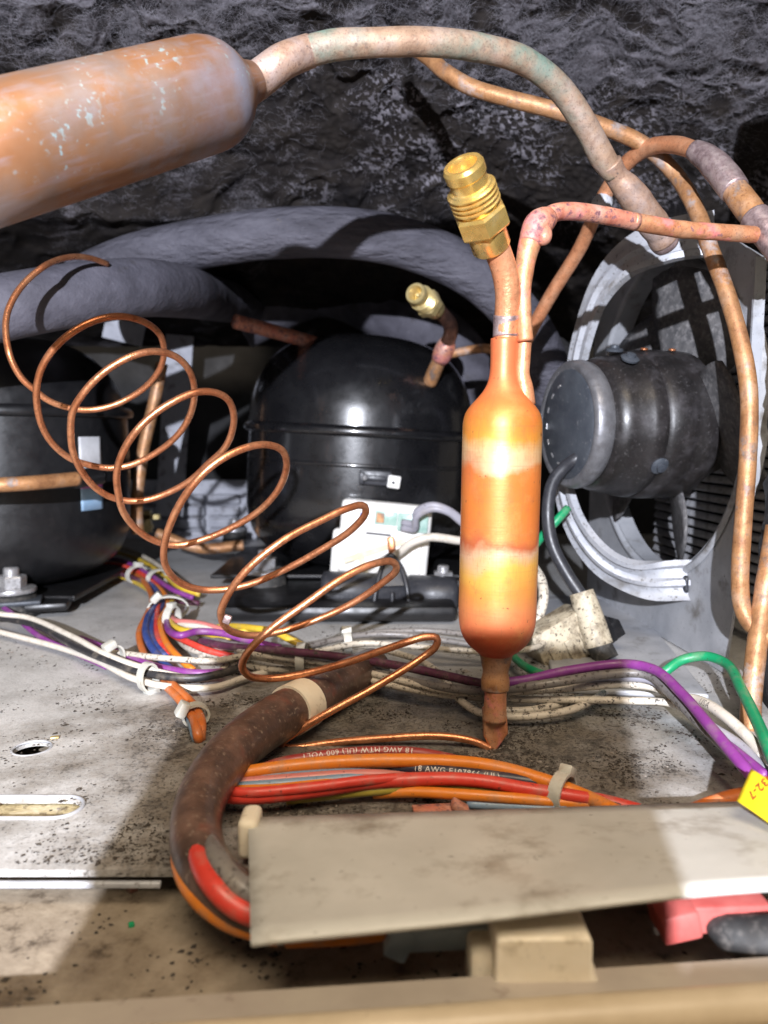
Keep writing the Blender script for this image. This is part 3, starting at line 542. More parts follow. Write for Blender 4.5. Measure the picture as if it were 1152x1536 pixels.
# ================================================================== BEHIND
mb = MB(); mb.tube([P(243, 545, .66), P(232, 600, .66), P(214, 680, .655), P(205, 760, .65), P(207, 800, .65)], .0052, 12); tag(mb.build('brass_tube', M['copper_tan'], None), 'upright tan tube standing in the gap between the two compressors', 'tube')
lv = thing('louvre_panel', 'pale louvred panel low behind the gap between the compressors', 'panel', P(300, 830, .90))
for k in range(6):
    for c_ in range(3):
        mb = MB(); mb.box(P(232 + 52 * c_, 748 + 18 * k, .90), (.036, .006, .0105), Matrix.Rotation(R(18), 3, 'X'), .001); mb.build('louvre', M['rear_pale'], lv, False)
mb = MB(); mb.box(P(285, 795, .915), (.16, .006, .12)); mb.build('backing', M['rear_pale'], lv, False)
mb = MB(); mb.box(P(186, 497, .80), (.040, .004, .022), Matrix.Rotation(R(14), 3, 'Y')); tag(mb.build('pale_plate', M['rear_pale'], None, False), 'small pale plate in the dark above the gap between compressors', 'plate')
mb = MB(); mb.box(P(262, 640, .86), (.030, .004, .20), Matrix.Rotation(R(5), 3, 'Y')); tag(mb.build('grey_strip', M['rear_pale'], None, False), 'upright grey strip in the dark gap between compressors', 'strip')
mb = MB(); mb.tube([P(235, 800, .68), P(300, 822, .68), P(365, 818, .69)], .005, 12); tag(mb.build('brass_tube', M['copper_tan'], None), 'low tan tube lying behind the coil near the louvred panel', 'tube')
mb = MB(); mb.box(P(215, 775, .70), (.03, .006, .004)); mb.box(P(222, 782, .70), (.006, .006, .02)); mb.box(P(205, 790, .70), (.03, .006, .004))
tag(mb.build('brass_bracket', M['brass_dull'], None, False), 'small brass bracket at the foot of the upright tan tube', 'bracket')
mb = MB(); mb.tube([P(352, 482, .58), P(410, 497, .60), P(480, 517, .63)], .0055, 12); tag(mb.build('copper_tube', M['copper_pink'], None), 'reddish copper tube running behind the top of the compressor', 'tube')
mb = MB(); mb.tube([P(672, 532, .585), P(700, 526, .58), P(728, 523, .575), P(760, 530, .57)], .0034, 10); tag(mb.build('thin_tube', M['copper_tan'], None), 'thin tan tube leading right from the compressor stub', 'tube')

# insulated hoses
mb = MB(); mb.tube([P(-160, 490, .42), P(-20, 466, .435), P(90, 446, .455), P(200, 432, .49), P(265, 436, .54), P(320, 448, .65), P(380, 460, .80), P(420, 470, .92)], .0180, 32, .003, wob=.006)
tag(mb.build('insulated_hose', M['foam'], None), 'grey foam insulated hose behind the top of the copper coil, left', 'hose')
mb = MB(); mb.tube([P(120, 420, .60), P(200, 388, .585), P(300, 366, .57), P(420, 350, .56), P(540, 352, .56), P(640, 376, .565), P(722, 420, .57), P(790, 490, .58), P(825, 570, .60), P(840, 660, .62)], .0172, 36, .003, wob=.006)
tag(mb.build('insulated_hose', M['foam_wrinkled'], None), 'wrinkled grey foam hose arching over the middle compressor', 'hose')
mb = MB(); mb.tube([P(360, 480, .80), P(480, 430, .80), P(590, 470, .78), P(680, 530, .76), P(730, 640, .76)], .030, 28, .004)
tag(mb.build('insulated_hose', M['foam'], None), 'dim grey hose in the dark behind the small brass valve', 'hose')
mb = MB(); mb.tube([P(760, 560, .66), P(800, 530, .64), P(840, 560, .62), P(850, 640, .60)], .02, 24, .004); tag(mb.build('dark_hose', M['foam_dark'], None), 'dark hose end between the orange drier and the fan motor', 'hose')

# ================================================================== FAN, SHROUD, CONDENSER
C = P(990, 622, .48); n_ = Vector((-.995, -.10, 0)).normalized(); h_ = Vector((.10, -.995, 0)).normalized(); up = Vector((0, 0, 1))
def FP(hh, zz, al=0.0): return C + h_ * hh + up * zz + n_ * al
sh = thing('fan_shroud', 'grey steel fan shroud plate with a big round opening on the right', 'shroud', FP(0, -C.z))
RO = .098
bm = bmesh.new(); edges = []
outer = [(-.115, -C.z + .001), (.085, -C.z + .001), (.103, -.04), (.103, .072), (.03, .112), (-.115, .104)]
hole = [(RO * math.cos(2 * math.pi * i / 72), RO * math.sin(2 * math.pi * i / 72)) for i in range(72)]
for lp in (outer, hole):
    v_ = [bm.verts.new(FP(x, y)) for x, y in lp]; edges += [bm.edges.new((v_[i], v_[(i + 1) % len(v_)])) for i in range(len(v_))]
bmesh.ops.triangle_fill(bm, edges=edges, use_beauty=True); r_ = bmesh.ops.extrude_face_region(bm, geom=bm.faces[:])
for v in r_['geom']:
    if isinstance(v, bmesh.types.BMVert): v.co -= n_ * .0016
bmesh.ops.recalc_face_normals(bm, faces=bm.faces[:])
mb = MB(); bm.verts.index_update(); mb.add([v.co for v in bm.verts], [tuple(v.index for v in f.verts) for f in bm.faces]); bm.free(); mb.build('face_plate', M['galv'], sh, False)
mb = MB(); mb.lathe([(RO + .003, .0008), (RO + .001, .0022), (RO - .001, .0018), (RO - .002, -.001), (RO - .0022, -.012), (RO - .0032, -.012), (RO - .0034, .0)], C, n_, 96); mb.build('rolled_rim', M['galv'], sh, auto=60)
mb = MB(); mb.sweep([FP(.1035, -C.z + .05, .001), FP(.104, .072, .001)], [(0, 0), (.0015, 0), (.0015, .0045), (0, .0045)], n_, .02); mb.build('side_flange', M['galv'], sh, False)
mb = MB(); c_ = G(905, 985, .002); mb.box((.135, .47, .0016), (.072, .22, .0028), Matrix.Rotation(R(-8), 3, 'Z'), .001); mb.build('floor_flange', M['galv'], sh, False)
# mounting strap of the motor
strap = [P(1072, 352, .425), P(1010, 362, .432), P(950, 386, .447), P(905, 436, .466), P(878, 510, .48), P(866, 570, .487), P(852, 650, .487), P(850, 728, .48), P(872, 795, .468), P(915, 845, .455), P(975, 868, .447), P(1050, 870, .437)]
ft = thing('fan_motor', 'black cylindrical fan motor with grey end cap, held before the opening', 'fan motor', FP(0, 0, .05))
mb = MB(); sec = [(-.009, 0), (-.009, .0034), (-.0065, .0040), (-.0052, .0018), (-.0012, .0018), (0, .0042), (.0022, .0042), (.0034, .0018), (.0066, .0018), (.009, .0036), (.009, 0)]
mb.sweep(strap, [(a_ * 1.3, b_ * 1.2) for a_, b_ in sec], n_, .004); mb.build('mounting_strap', M['galv_clean'], ft, auto=35)
mb = MB(); mb.box(FP(.040, -.098, .0008), (.003, .012, .010), None, .002); mb.build('strap_slot', M['black_plastic'], sh, False)
mp = [(0, .075), (.030, .0745), (.0335, .073), (.0345, .070), (.0345, .0665)]
nm = Vector((-.972, -.235, 0)).normalized(); hm = Vector((.235, -.972, 0)).normalized(); mc = P(848, 637, .446) - nm * .0765
mb = MB(); mb.lathe([(0, .0765), (.0300, .0765), (.0315, .0755)], mc, nm, 56); ecp = mb.build('end_cap', M['motor_cap'], ft)
mb = MB(); mb.lathe([(.0315, .0755), (.0345, .0765), (.0365, .0745), (.0370, .070), (.0360, .066), (.034, .064)], mc, nm, 56); mb.build('cap_ring', M['cap_ring'], ft)
mb = MB(); mb.lathe([(.034, .064), (.0375, .062), (.0395, .056), (.0395, .048), (.0415, .045), (.0425, .040), (.0412, .036), (.0432, .034), (.0436, .022), (.0426, .020), (.0426, .016), (.0434, .014), (.0428, .006), (.039, .001), (.033, -.002), (.027, -.003), (0, -.003)], mc, nm, 64); mb.build('housing', M['motor_black'], ft, auto=50)
mb = MB(); mb.lathe([(.020, -.002), (.030, -.003), (.032, -.010), (.028, -.020), (.022, -.024), (0, -.024)], mc, nm, 40); mb.build('hub', M['motor_black'], ft, auto=50)
for a_, al in ((-52, .038), (38, .05), (62, .05)):
    d_ = hm * math.cos(R(a_ + 20)) + up * math.sin(R(a_ + 20)); mb = MB(); mb.lathe([(0, .0), (.0048, 0), (.0052, .0012), (.004, .002), (.0026, .0022), (.0026, .0036), (0, .004)], mc + nm * al + d_ * .0418, d_, 16); mb.build('screw', M['motor_cap'], ft, auto=40)
for k in (0, 1):
    d_ = (hm * .25 + up).normalized(); mb = MB(); mb.lathe([(0, 0), (.0022, 0), (.002, .001), (0, .0013)], mc + nm * (.034 - .018 * k) + d_ * .0437, d_, 12); mb.build('rivet', M['copper_new'], ft)
for k in range(9):   # worn embossed marks on the cap
    a_ = R(110 + 24 * k); d_ = hm * math.cos(a_) + up * math.sin(a_); e_ = -hm * math.sin(a_) + up * math.cos(a_)
    mb = MB(); mb.box(mc + nm * .0769 + d_ * .0235, (.0034, .0011, .0005), Matrix((e_, d_, nm)).transposed(), .0001); mb.build('emboss_mark', M['steel_zinc'], ecp, False)
mb = MB(); mb.tube([P(885, 672, .44), P(868, 686, .435), P(848, 700, .438), P(830, 722, .44), P(822, 765, .44), P(828, 815, .435), P(850, 860, .43), P(872, 893, .425)], .0036, 14); mb.build('cable', M['black_plastic'], ft)
mb = MB(); mb.lathe([(.0045, 0), (.0075, .001), (.008, .005), (.006, .009), (.0045, .0095)], P(895, 668, .447), P(868, 686, .435) - P(895, 668, .447), 20); mb.build('cable_gland', M['rubber'], ft)
# blades
def blade_mesh():
    mb = MB(); nr_, na = 8, 9
    for i in range(nr_):
        rr = .026 + (.090 - .026) * i / (nr_ - 1); half = R(23 + 8 * math.sin(math.pi * i / (nr_ - 1)))
        for j in range(na):
            q = -1 + 2 * j / (na - 1); th = q * half + R(8) * i / (nr_ - 1); rr2 = rr * (1 - .06 * (i / (nr_ - 1)) ** 3 * abs(q) ** 3)
            al = -.014 + .016 * q * (.6 + .4 * i / (nr_ - 1)) + .004 * (1 - q * q); mb.v.append(tuple(Vector((rr2 * math.cos(th), rr2 * math.sin(th), al)))); mb.uv.append((0, 0))
    mb.f = [(i * na + j, i * na + j + 1, (i + 1) * na + j + 1, (i + 1) * na + j) for i in range(nr_ - 1) for j in range(na - 1)]; return mb
fan = thing('fan', 'dusty grey fan with broad blades inside the round opening', 'fan', FP(0, 0, -.03))
bl0 = blade_mesh().build('blade', M['blade'], None); bl0.modifiers.new('s', 'SOLIDIFY').thickness = .0014
FR = Matrix((h_, up, n_)).transposed().to_4x4()
for k in range(5):
    o = bl0 if k == 0 else bl0.copy()
    if k: COL.objects.link(o)
    o.parent = fan; o.matrix_parent_inverse = Matrix.Translation(-OFF[fan.name]); o.matrix_basis = Matrix.Translation(FP(-.002, -.002, .004)) @ FR @ Matrix.Rotation(R(-84 + 72 * k), 4, 'Z')
# condenser behind
cd_ = thing('condenser', 'silver condenser with rows of fins seen behind the fan', 'condenser', FP(0, -C.z, -.085))
sl = MB(); sl.box((0, 0, 0), (.21, .004, .0046), None, .0008); s0 = sl.build('fin_row', M['slat'], None, auto=40)
for k in range(34):
    o = s0 if k == 0 else s0.copy()
    if k: COL.objects.link(o)
    o.parent = cd_; o.matrix_parent_inverse = Matrix.Translation(-OFF[cd_.name]); o.matrix_basis = Matrix.Translation(FP(0, -.125 + .0064 * k, -.050)) @ Matrix((h_, n_, up)).transposed().to_4x4() @ Matrix.Rotation(R(22), 4, 'X')
mb = MB(); mb.box(FP(0, -.015, -.058), (.21, .006, .22), Matrix((h_, n_, up)).transposed()); mb.build('core', M['black_old'], cd_, False)
# side lining at far right
mb = MB(); nz, ny = 60, 40
yy = np.linspace(.10, .368, ny); zz = np.linspace(0.0, .32, nz); YY, ZZ = np.meshgrid(yy, zz); bumpy = .0035 * fbm(YY * 40, ZZ * 40, 4, 401) + .0012 * fbm(YY * 160, ZZ * 160, 3, 411)
XX = np.interp(YY, [.10, .30, .368], [.160, .172, .183]) - bumpy
mb.add(np.stack([XX, YY, ZZ], -1).reshape(-1, 3), [(i * ny + j, i * ny + j + 1, (i + 1) * ny + j + 1, (i + 1) * ny + j) for i in range(nz - 1) for j in range(ny - 1)])
o = mb.build('side_lining', M['foam_dark'], None, kind='structure'); o.modifiers.new('s', 'SOLIDIFY').thickness = -.004

# ================================================================== OLD DRIER AND COPPER LINES
A = P(-150, 272, .222); B = P(318, 140, .294); ax = (B - A).normalized(); Ln = (B - A).length
od = thing('old_filter_drier', 'large weathered copper drier with turquoise spots, upper left', 'filter drier', (A + B) / 2)
pr = [(0, 0), (.0190, 0), (.0192, Ln * .3), (.0192, Ln - .006), (.0190, Ln - .002), (.0183, Ln + .0015), (.0170, Ln + .0045), (.0150, Ln + .0075), (.0125, Ln + .0105), (.0100, Ln + .0135), (.0082, Ln + .017), (.0074, Ln + .020)]
mb = MB(); mb.lathe(pr, A, ax, 64); mb.build('shell', M['old_drier'], od)
mb = MB(); mb.tube([B + ax * .016, B + ax * .022, P(425, 92, .310), P(465, 76, .3155)], [.0080, .0069, .0064, .0060], 20, .001); mb.build('spigot', M['copper_grey'], od)
def line(name, pts, r, mat, label, cat='pipe', parts=(), seg=22, wob=.012, step=.0015):
    if not parts:
        mb = MB(); mb.tube([P(*q) for q in pts], r, seg, step, wob=wob); return tag(mb.build(name, M[mat], None), label, cat)
    t = thing(name, label, cat, P(*pts[0])); mb = MB(); mb.tube([P(*q) for q in pts], r, seg, step, wob=wob); mb.build('pipe', M[mat], t)
    for pn, pp, rr, mm in parts: mb = MB(); mb.tube([P(*q) for q in pp], rr, seg, .0007, wob=.09 if 'lump' in pn else .02); mb.build(pn, M[mm], t)
    return t
line('discharge_pipe', [(452, 80, .314), (500, 68, .316), (560, 64, .318), (640, 63, .322), (715, 71, .328), (785, 91, .336), (838, 131, .345), (878, 188, .354), (905, 238, .361), (922, 262, .364)],
     [.0056] * 2 + [.0053] * 6 + [.0055, .0046], 'copper_green', 'greenish copper pipe arching from the old drier down to a pinched end', 'pipe',
     parts=[('pinched_end', [(914, 246, .362), (926, 266, .365), (940, 282, .367), (962, 310, .371), (984, 342, .376), (996, 362, .380)], [.0056, .0050, .0063, .0067, .0068, .0066], 'copper_grey'),
            ('sealed_tip', [(995, 360, .380), (999, 367, .381), (1002, 372, .382), (1004, 375, .382)], [.0067, .0063, .0046, .0012], 'solder')])
line('suction_pipe', [(600, 60, .43), (640, 84, .418), (668, 108, .41), (705, 130, .405), (760, 147, .40), (830, 165, .398), (905, 190, .40), (965, 217, .402), (1010, 258, .400), (1042, 310, .388), (1066, 375, .376), (1090, 440, .366), (1110, 510, .358), (1123, 585, .352), (1122, 680, .348), (1115, 780, .345), (1110, 870, .343), (1114, 912, .342), (1130, 940, .338), (1165, 962, .332), (1220, 985, .325)],
     .0039, 'copper_tan', 'long tan pipe dropping along the right edge of the fan opening')
line('looped_pipe', [(775, 545, .50), (795, 500, .49), (828, 440, .475), (870, 372, .455), (903, 300, .43), (935, 250, .415), (972, 222, .40), (1010, 217, .385), (1045, 226, .37)], .0040, 'copper_orange', 'orange copper pipe curling up over the crossing pipes at right', 'pipe',
     parts=[('sleeve', [(1040, 224, .372), (1062, 238, .366), (1085, 262, .358), (1102, 285, .352)], [.0043, .0058, .0064, .0062], 'solder'), ('wide_end', [(1098, 280, .354), (1122, 312, .346), (1140, 335, .34)], .0057, 'copper_tan'), ('second_sleeve', [(1132, 325, .343), (1150, 348, .337), (1180, 385, .328)], .0064, 'solder')])
mb = MB(); mb.tube([P(905, 303, .43), P(902, 307, .425)], .0055, 12); tag(mb.build('pipe_stub_end', M['galv_clean'], None), 'pale round stub end beside the orange looped pipe', 'stub')
inlet = [(788, 512, .300), (785, 470, .301), (784, 432, .302), (788, 395, .303), (797, 358, .304)]
line('drier_inlet_pipe', [(812, 333, .306), (830, 320, .308), (856, 317, .311), (900, 322, .316), (955, 333, .322)], .0034, 'copper_pink', 'pink stained copper pipe running right from the orange drier', 'pipe',
     parts=[('long_run', [(948, 331.5, .3212), (960, 334, .3225), (1020, 344, .328), (1090, 349, .333), (1200, 357, .34)], .00342, 'copper_tan_red'), ('riser', inlet + [(806, 340, .305)], [.0031, .0031, .0033, .0038, .0044, .0044], 'copper_tan_red'), ('lumpy_joint', [(795, 365, .3035), (800, 350, .304), (806, 338, .3045), (815, 331, .306), (824, 325, .3075)], [.0044, .0050, .0053, .0050, .0038], 'copper_pink'), ('lump_of_solder', [(816, 338, .3025), (818, 348, .3015), (815, 358, .301), (808, 366, .3015)], [.0012, .0026, .0030, .0010], 'copper_pink')])
line('upright_pipe', [(1164, 790, .345), (1148, 880, .340), (1134, 980, .333), (1127, 1050, .327), (1125, 1098, .322)], .0044, 'copper_tan', 'speckled tan pipe standing behind the green wire at right edge')

# ================================================================== NEW DRIER (heat-tinted)
dt = P(757, 508, .303); db = P(744, 985, .303); ax = (db - dt).normalized(); px_ = (db - dt).length / 477.0
fd = thing('filter_drier', 'orange heat-tinted copper filter drier hanging upright in the middle', 'filter drier', db)
def dp(y): return (y - 508) * px_
prof = [(20, 508), (20.5, 514), (20, 530), (20, 548), (21, 562), (24, 574), (30, 585), (39, 596), (48, 606), (55, 617), (58, 630), (58.5, 645), (58.5, 760), (58.5, 880), (58.5, 915), (57, 935), (53, 950), (46, 962), (36, 972), (27, 979), (22, 984)]
q = spline([(r * px_, 0, dp(y)) for r, y in prof], .0012); prof2 = [(max(a_[0], 0), a_[2]) for a_ in q]
mb = MB(); mb.lathe([(.0165 * 0 + 15 * px_, dp(509))] + prof2, dt, ax, 72); mb.build('shell', M['drier_shell'], fd)
mb = MB(); mb.tube([P(786, 512, .303), P(784, 540, .303), P(783, 562, .303), P(786, 582, .303), P(786, 606, .303)], [.0030, .0030, .0030, .0036, .0045], 20, .001); mb.build('side_neck', M['copper_orange'], fd)
mb = MB(); mb.tube([db - ax * .004, db + ax * .003, db + ax * .006, db + ax * .010, db + ax * .0135], [.0074, .0058, .0052, .0058, .0056], 26, .0006); mb.build('solder_collar', M['copper_tan'], fd)
mb = MB(); mb.tube([P(744, 1020, .302), P(743, 1050, .302), P(742, 1080, .302)], [.0046, .0045, .0049], 22, .001, wob=.03)
mb.build('outlet_stub', M['copper_tan_red'], fd)
# crimped tip: flattened, cut at an angle
mb = MB(); 
v0 = [P(726, 1068, .300), P(760, 1068, .300), P(763, 1101, .299), P(744, 1128, .299), P(736, 1126, .300), P(726, 1106, .300)]
v1 = [p_ + Vector((0, .0075, 0)) if i < 2 else p_ + Vector((0, .0045, 0)) for i, p_ in enumerate(v0)]
mb.v = [tuple(p_) for p_ in v0 + v1]; mb.uv = [(0, 0)] * 12; mb.f = [(0, 1, 2, 3, 4, 5), (11, 10, 9, 8, 7, 6)] + [(i, (i + 1) % 6, 6 + (i + 1) % 6, 6 + i) for i in range(6)]
o = mb.build('crimped_tip', M['copper_tan_red'], fd, auto=30); bv = o.modifiers.new('b', 'BEVEL'); bv.width = .0012; bv.segments = 3
at_p = [(759, 510, .303), (761, 470, .302), (762, 440, .300), (757, 408, .298), (748, 380, .295), (741, 362, .293)]
mb = MB(); mb.tube([P(*q_) for q_ in at_p], .0049, 24, .001); ac = mb.build('access_tube', M['copper_orange'], fd)
mb = MB(); mb.tube([P(759, 506, .303), P(759.5, 490, .303), P(760, 472, .302)], .0051, 24, .001); mb.build('silver_band', M['solder'], ac)
vb = P(738, 372, .2945); vt = P(693, 245, .273)
mbv = bpy.data.objects.new('access_valve', None); COL.objects.link(mbv); mbv.parent = fd; mbv.matrix_parent_inverse = Matrix.Translation(-OFF[fd.name]); OFF[mbv.name] = Vector((0, 0, 0))
flare(mbv, vb, vt - vb, (vt - vb).length / .0352, M['brass'])

# ================================================================== CAPILLARY COIL
coil = [(161, 396), (139, 388), (111, 385), (76, 394), (42, 419), (21, 446), (10, 474), (9, 502), (16, 537), (33, 568), (52, 585), (73, 601), (104, 612), (132, 615), (163, 610), (194, 597), (222, 577), (241, 551), (246, 523), (240, 502), (222, 486), (194, 476), (167, 475), (132, 485), (97, 507), (73, 533), (59, 561), (54.5, 592), (59, 627), (71, 655), (87, 674), (108, 689), (132, 697), (163, 702), (194, 698), (226, 684), (257, 662), (278, 637), (290, 606), (291, 578), (283, 554), (267, 537), (243, 528), (215, 529), (181, 542), (149, 564), (125, 590), (109, 617), (106, 648), (109, 676), (120, 703), (139, 728), (160, 743), (187, 751), (219, 750), (250, 740), (285, 721), (312, 696), (337, 672), (349, 644), (350, 617), (340, 597), (319, 588), (292, 589), (257, 604), (226, 625), (201, 651), (184, 679), (175, 710), (177, 738), (184, 766), (201, 790), (225, 808), (260, 818), (295, 812), (340, 795), (390, 765), (420, 730), (430, 697), (424, 676), (400, 667), (365, 673), (320, 697), (285, 733), (260, 775), (247, 815), (247, 845), (262, 868), (290, 882), (325, 885), (372, 877), (424, 856), (476, 828), (528, 794), (549, 768), (546, 758), (520, 763), (487, 778), (424, 811), (372, 853), (341, 894), (331, 922), (341, 943), (372, 953), (417, 948), (476, 929), (528, 905), (570, 877), (595, 854), (591, 843), (563, 845), (514, 867), (459, 905), (407, 943), (372, 978), (363, 999), (372, 1013), (400, 1018), (450, 1012), (520, 994), (590, 970), (640, 955), (656, 957), (655, 968), (631, 988), (560, 1032), (480, 1076), (432, 1106), (418, 1119), (436, 1122), (500, 1114), (580, 1107), (659, 1104), (711, 1112), (737, 1124)]
cc = spline([(x, 0, y) for x, y in coil], 6)[:, [0, 2]]; s_ = np.r_[0, np.cumsum(np.linalg.norm(np.diff(cc, axis=0), axis=1))]; S = s_[-1]
su_ = np.arange(0, S, 5.0); cx = np.interp(su_, s_, cc[:, 0]); cy = np.interp(su_, s_, cc[:, 1])
cum = np.cumsum(np.stack([cx, cy], 1), 0); hw = 58; i0 = np.maximum(np.arange(len(cx)) - hw, 0); i1 = np.minimum(np.arange(len(cx)) + hw, len(cx) - 1); hw2 = np.minimum(np.arange(len(cx)) - i0, i1 - np.arange(len(cx)))
i0 = np.arange(len(cx)) - hw2; i1 = np.arange(len(cx)) + hw2
mid = (cum[i1] - np.where(i0[:, None] > 0, cum[np.maximum(i0 - 1, 0)], 0)) / (i1 - i0 + 1)[:, None]
offm = (cx - mid[:, 0]) * .55 + (cy - mid[:, 1]) * .83
fr = su_ / S; kk = np.interp(fr, [0, .1, .4, .6, .8, .9, .95, 1], [0, 1.0, 1.0, 1.5, 1.8, 1.0, 0, 0]); basey = np.interp(fr, [0, .02, .05, .15, .5, .8, .93, 1], [.46, .41, .385, .375, .345, .322, .306, .3005])
dY = np.clip(kk * offm, -115, 115) / F * basey
dY = np.convolve(np.pad(dY, 6, 'edge'), np.ones(13) / 13, 'valid')
step_ = 2; pts = [P(cx[i], cy[i], basey[i] + dY[i]) for i in range(0, len(cx), step_)] + [P(738, 1124, .3005)]
mb = MB(); mb.tube(pts, .00162, 12, .002); cl_ = thing('capillary_coil', 'thin bright copper tube coiled in loose loops down the left front', 'coil', pts[-1])
mb.build('tube', M['copper_new'], cl_)
mb = MB(); mb.box(P(341, 929, .315), (.0032, .0028, .0036), Matrix.Rotation(R(20), 3, 'Y'), .0006); mb.build('crumb_of_solder', M['solder'], cl_, auto=40)

# ================================================================== WIRES
def text_mesh(txt, size, bold=0.0):
    cu = bpy.data.curves.new('lettering', 'FONT'); cu.body = txt; cu.size = size; cu.resolution_u = 2; cu.space_character = 1.1; cu.offset = bold
    to = bpy.data.objects.new('lettering', cu); COL.objects.link(to); dg = bpy.context.evaluated_depsgraph_get(); me = to.evaluated_get(dg).to_mesh()
    bm = bmesh.new(); bm.from_mesh(me); bmesh.ops.subdivide_edges(bm, edges=[e for e in bm.edges if e.calc_length() > size * .25], cuts=2, use_grid_fill=False); bmesh.ops.triangulate(bm, faces=bm.faces[:])
    bm.verts.index_update(); v = [tuple(q.co) for q in bm.verts]; f = [tuple(q.index for q in g.verts) for g in bm.faces]; bm.free(); bpy.data.objects.remove(to); bpy.data.curves.remove(cu); return v, f
def wire_text(parent, pts, r, txt, size, s0, flip, mat, tilt=0.0):
    c = spline([list(p_) for p_ in pts], .001); L = np.r_[0, np.cumsum(np.linalg.norm(np.diff(c, axis=0), axis=1))]
    v, f = text_mesh(txt, size); wd = max(q[0] for q in v); T = np.gradient(c, axis=0); T /= np.linalg.norm(T, axis=1)[:, None]; out = []
    for x, y, z in v:
        if flip: x = wd - x; y = size * .7 - y
        s = s0 + x; p_ = np.array([np.interp(s, L, c[:, k]) for k in range(3)]); t_ = np.array([np.interp(s, L, T[:, k]) for k in range(3)]); t_ /= np.linalg.norm(t_)
        view = np.array([0, 0, H]) - p_; view -= (view @ t_) * t_; view /= np.linalg.norm(view); u_ = np.cross(view, t_)
        if u_[2] < 0: u_ = -u_
        a_ = (y - size * .35) / r + tilt; out.append(p_ + (view * math.cos(a_) + u_ * math.sin(a_)) * (r * 1.012 + .00004))
    mb = MB(); mb.add(out, f); o = mb.build('lettering', mat, parent, False); return o
def harness(name, label, wires, loc):
    t = thing(name, label, 'wires', loc)
    for wdef in wires:
        colr, r, pts = wdef[:3]; r = r * (.88 if 'loom' in label else 1.0); p3 = [G(x, y, z) if z < .1 else P(x, y, z) for x, y, z in pts]
        mb = MB(); mb.tube(p3, r, 12, .0025); o = mb.build('wire', W[colr], t)
        if len(wdef) > 3: wire_text(o, p3, r, *wdef[3])
    return t
def cable_tie(parent, c, axis, ra, rb, head, hs=.0048, wdt=.0022, mat=M['tie'], hrot=0):
    axis = Vector(axis).normalized(); a_ = axis.cross(Vector((0, 0, 1))).normalized(); b_ = a_.cross(axis).normalized()
    mb = MB(); ring_ = [c + a_ * (ra * math.cos(t)) + b_ * (rb * math.sin(t)) for t in np.linspace(0, 2 * math.pi, 25)]
    m_ = 24; V = []
    for i in range(m_):
        o_ = (ring_[i] - c).normalized()
        for u1, u2 in ((-wdt, 0), (wdt, 0), (wdt, .0011), (-wdt, .0011)): V.append(ring_[i] + axis * u1 + o_ * u2)
    f = [(i * 4 + j, i * 4 + (j + 1) % 4, ((i + 1) % m_) * 4 + (j + 1) % 4, ((i + 1) % m_) * 4 + j) for i in range(m_) for j in range(4)]
    mb.add(V, f); o = mb.build('cable_tie', mat, parent, auto=40)
    hp = c + a_ * (ra * math.cos(head)) + b_ * (rb * math.sin(head)); od_ = (hp - c).normalized(); Mx = Matrix((axis, od_, axis.cross(od_))).transposed()
    mb = MB(); mb.box(hp + od_ * .0016, (hs * 1.05, hs * .75, hs * 1.2), Mx, .0007); mb.build('tie_head', mat, o, auto=40)
    return o
r1 = .0019
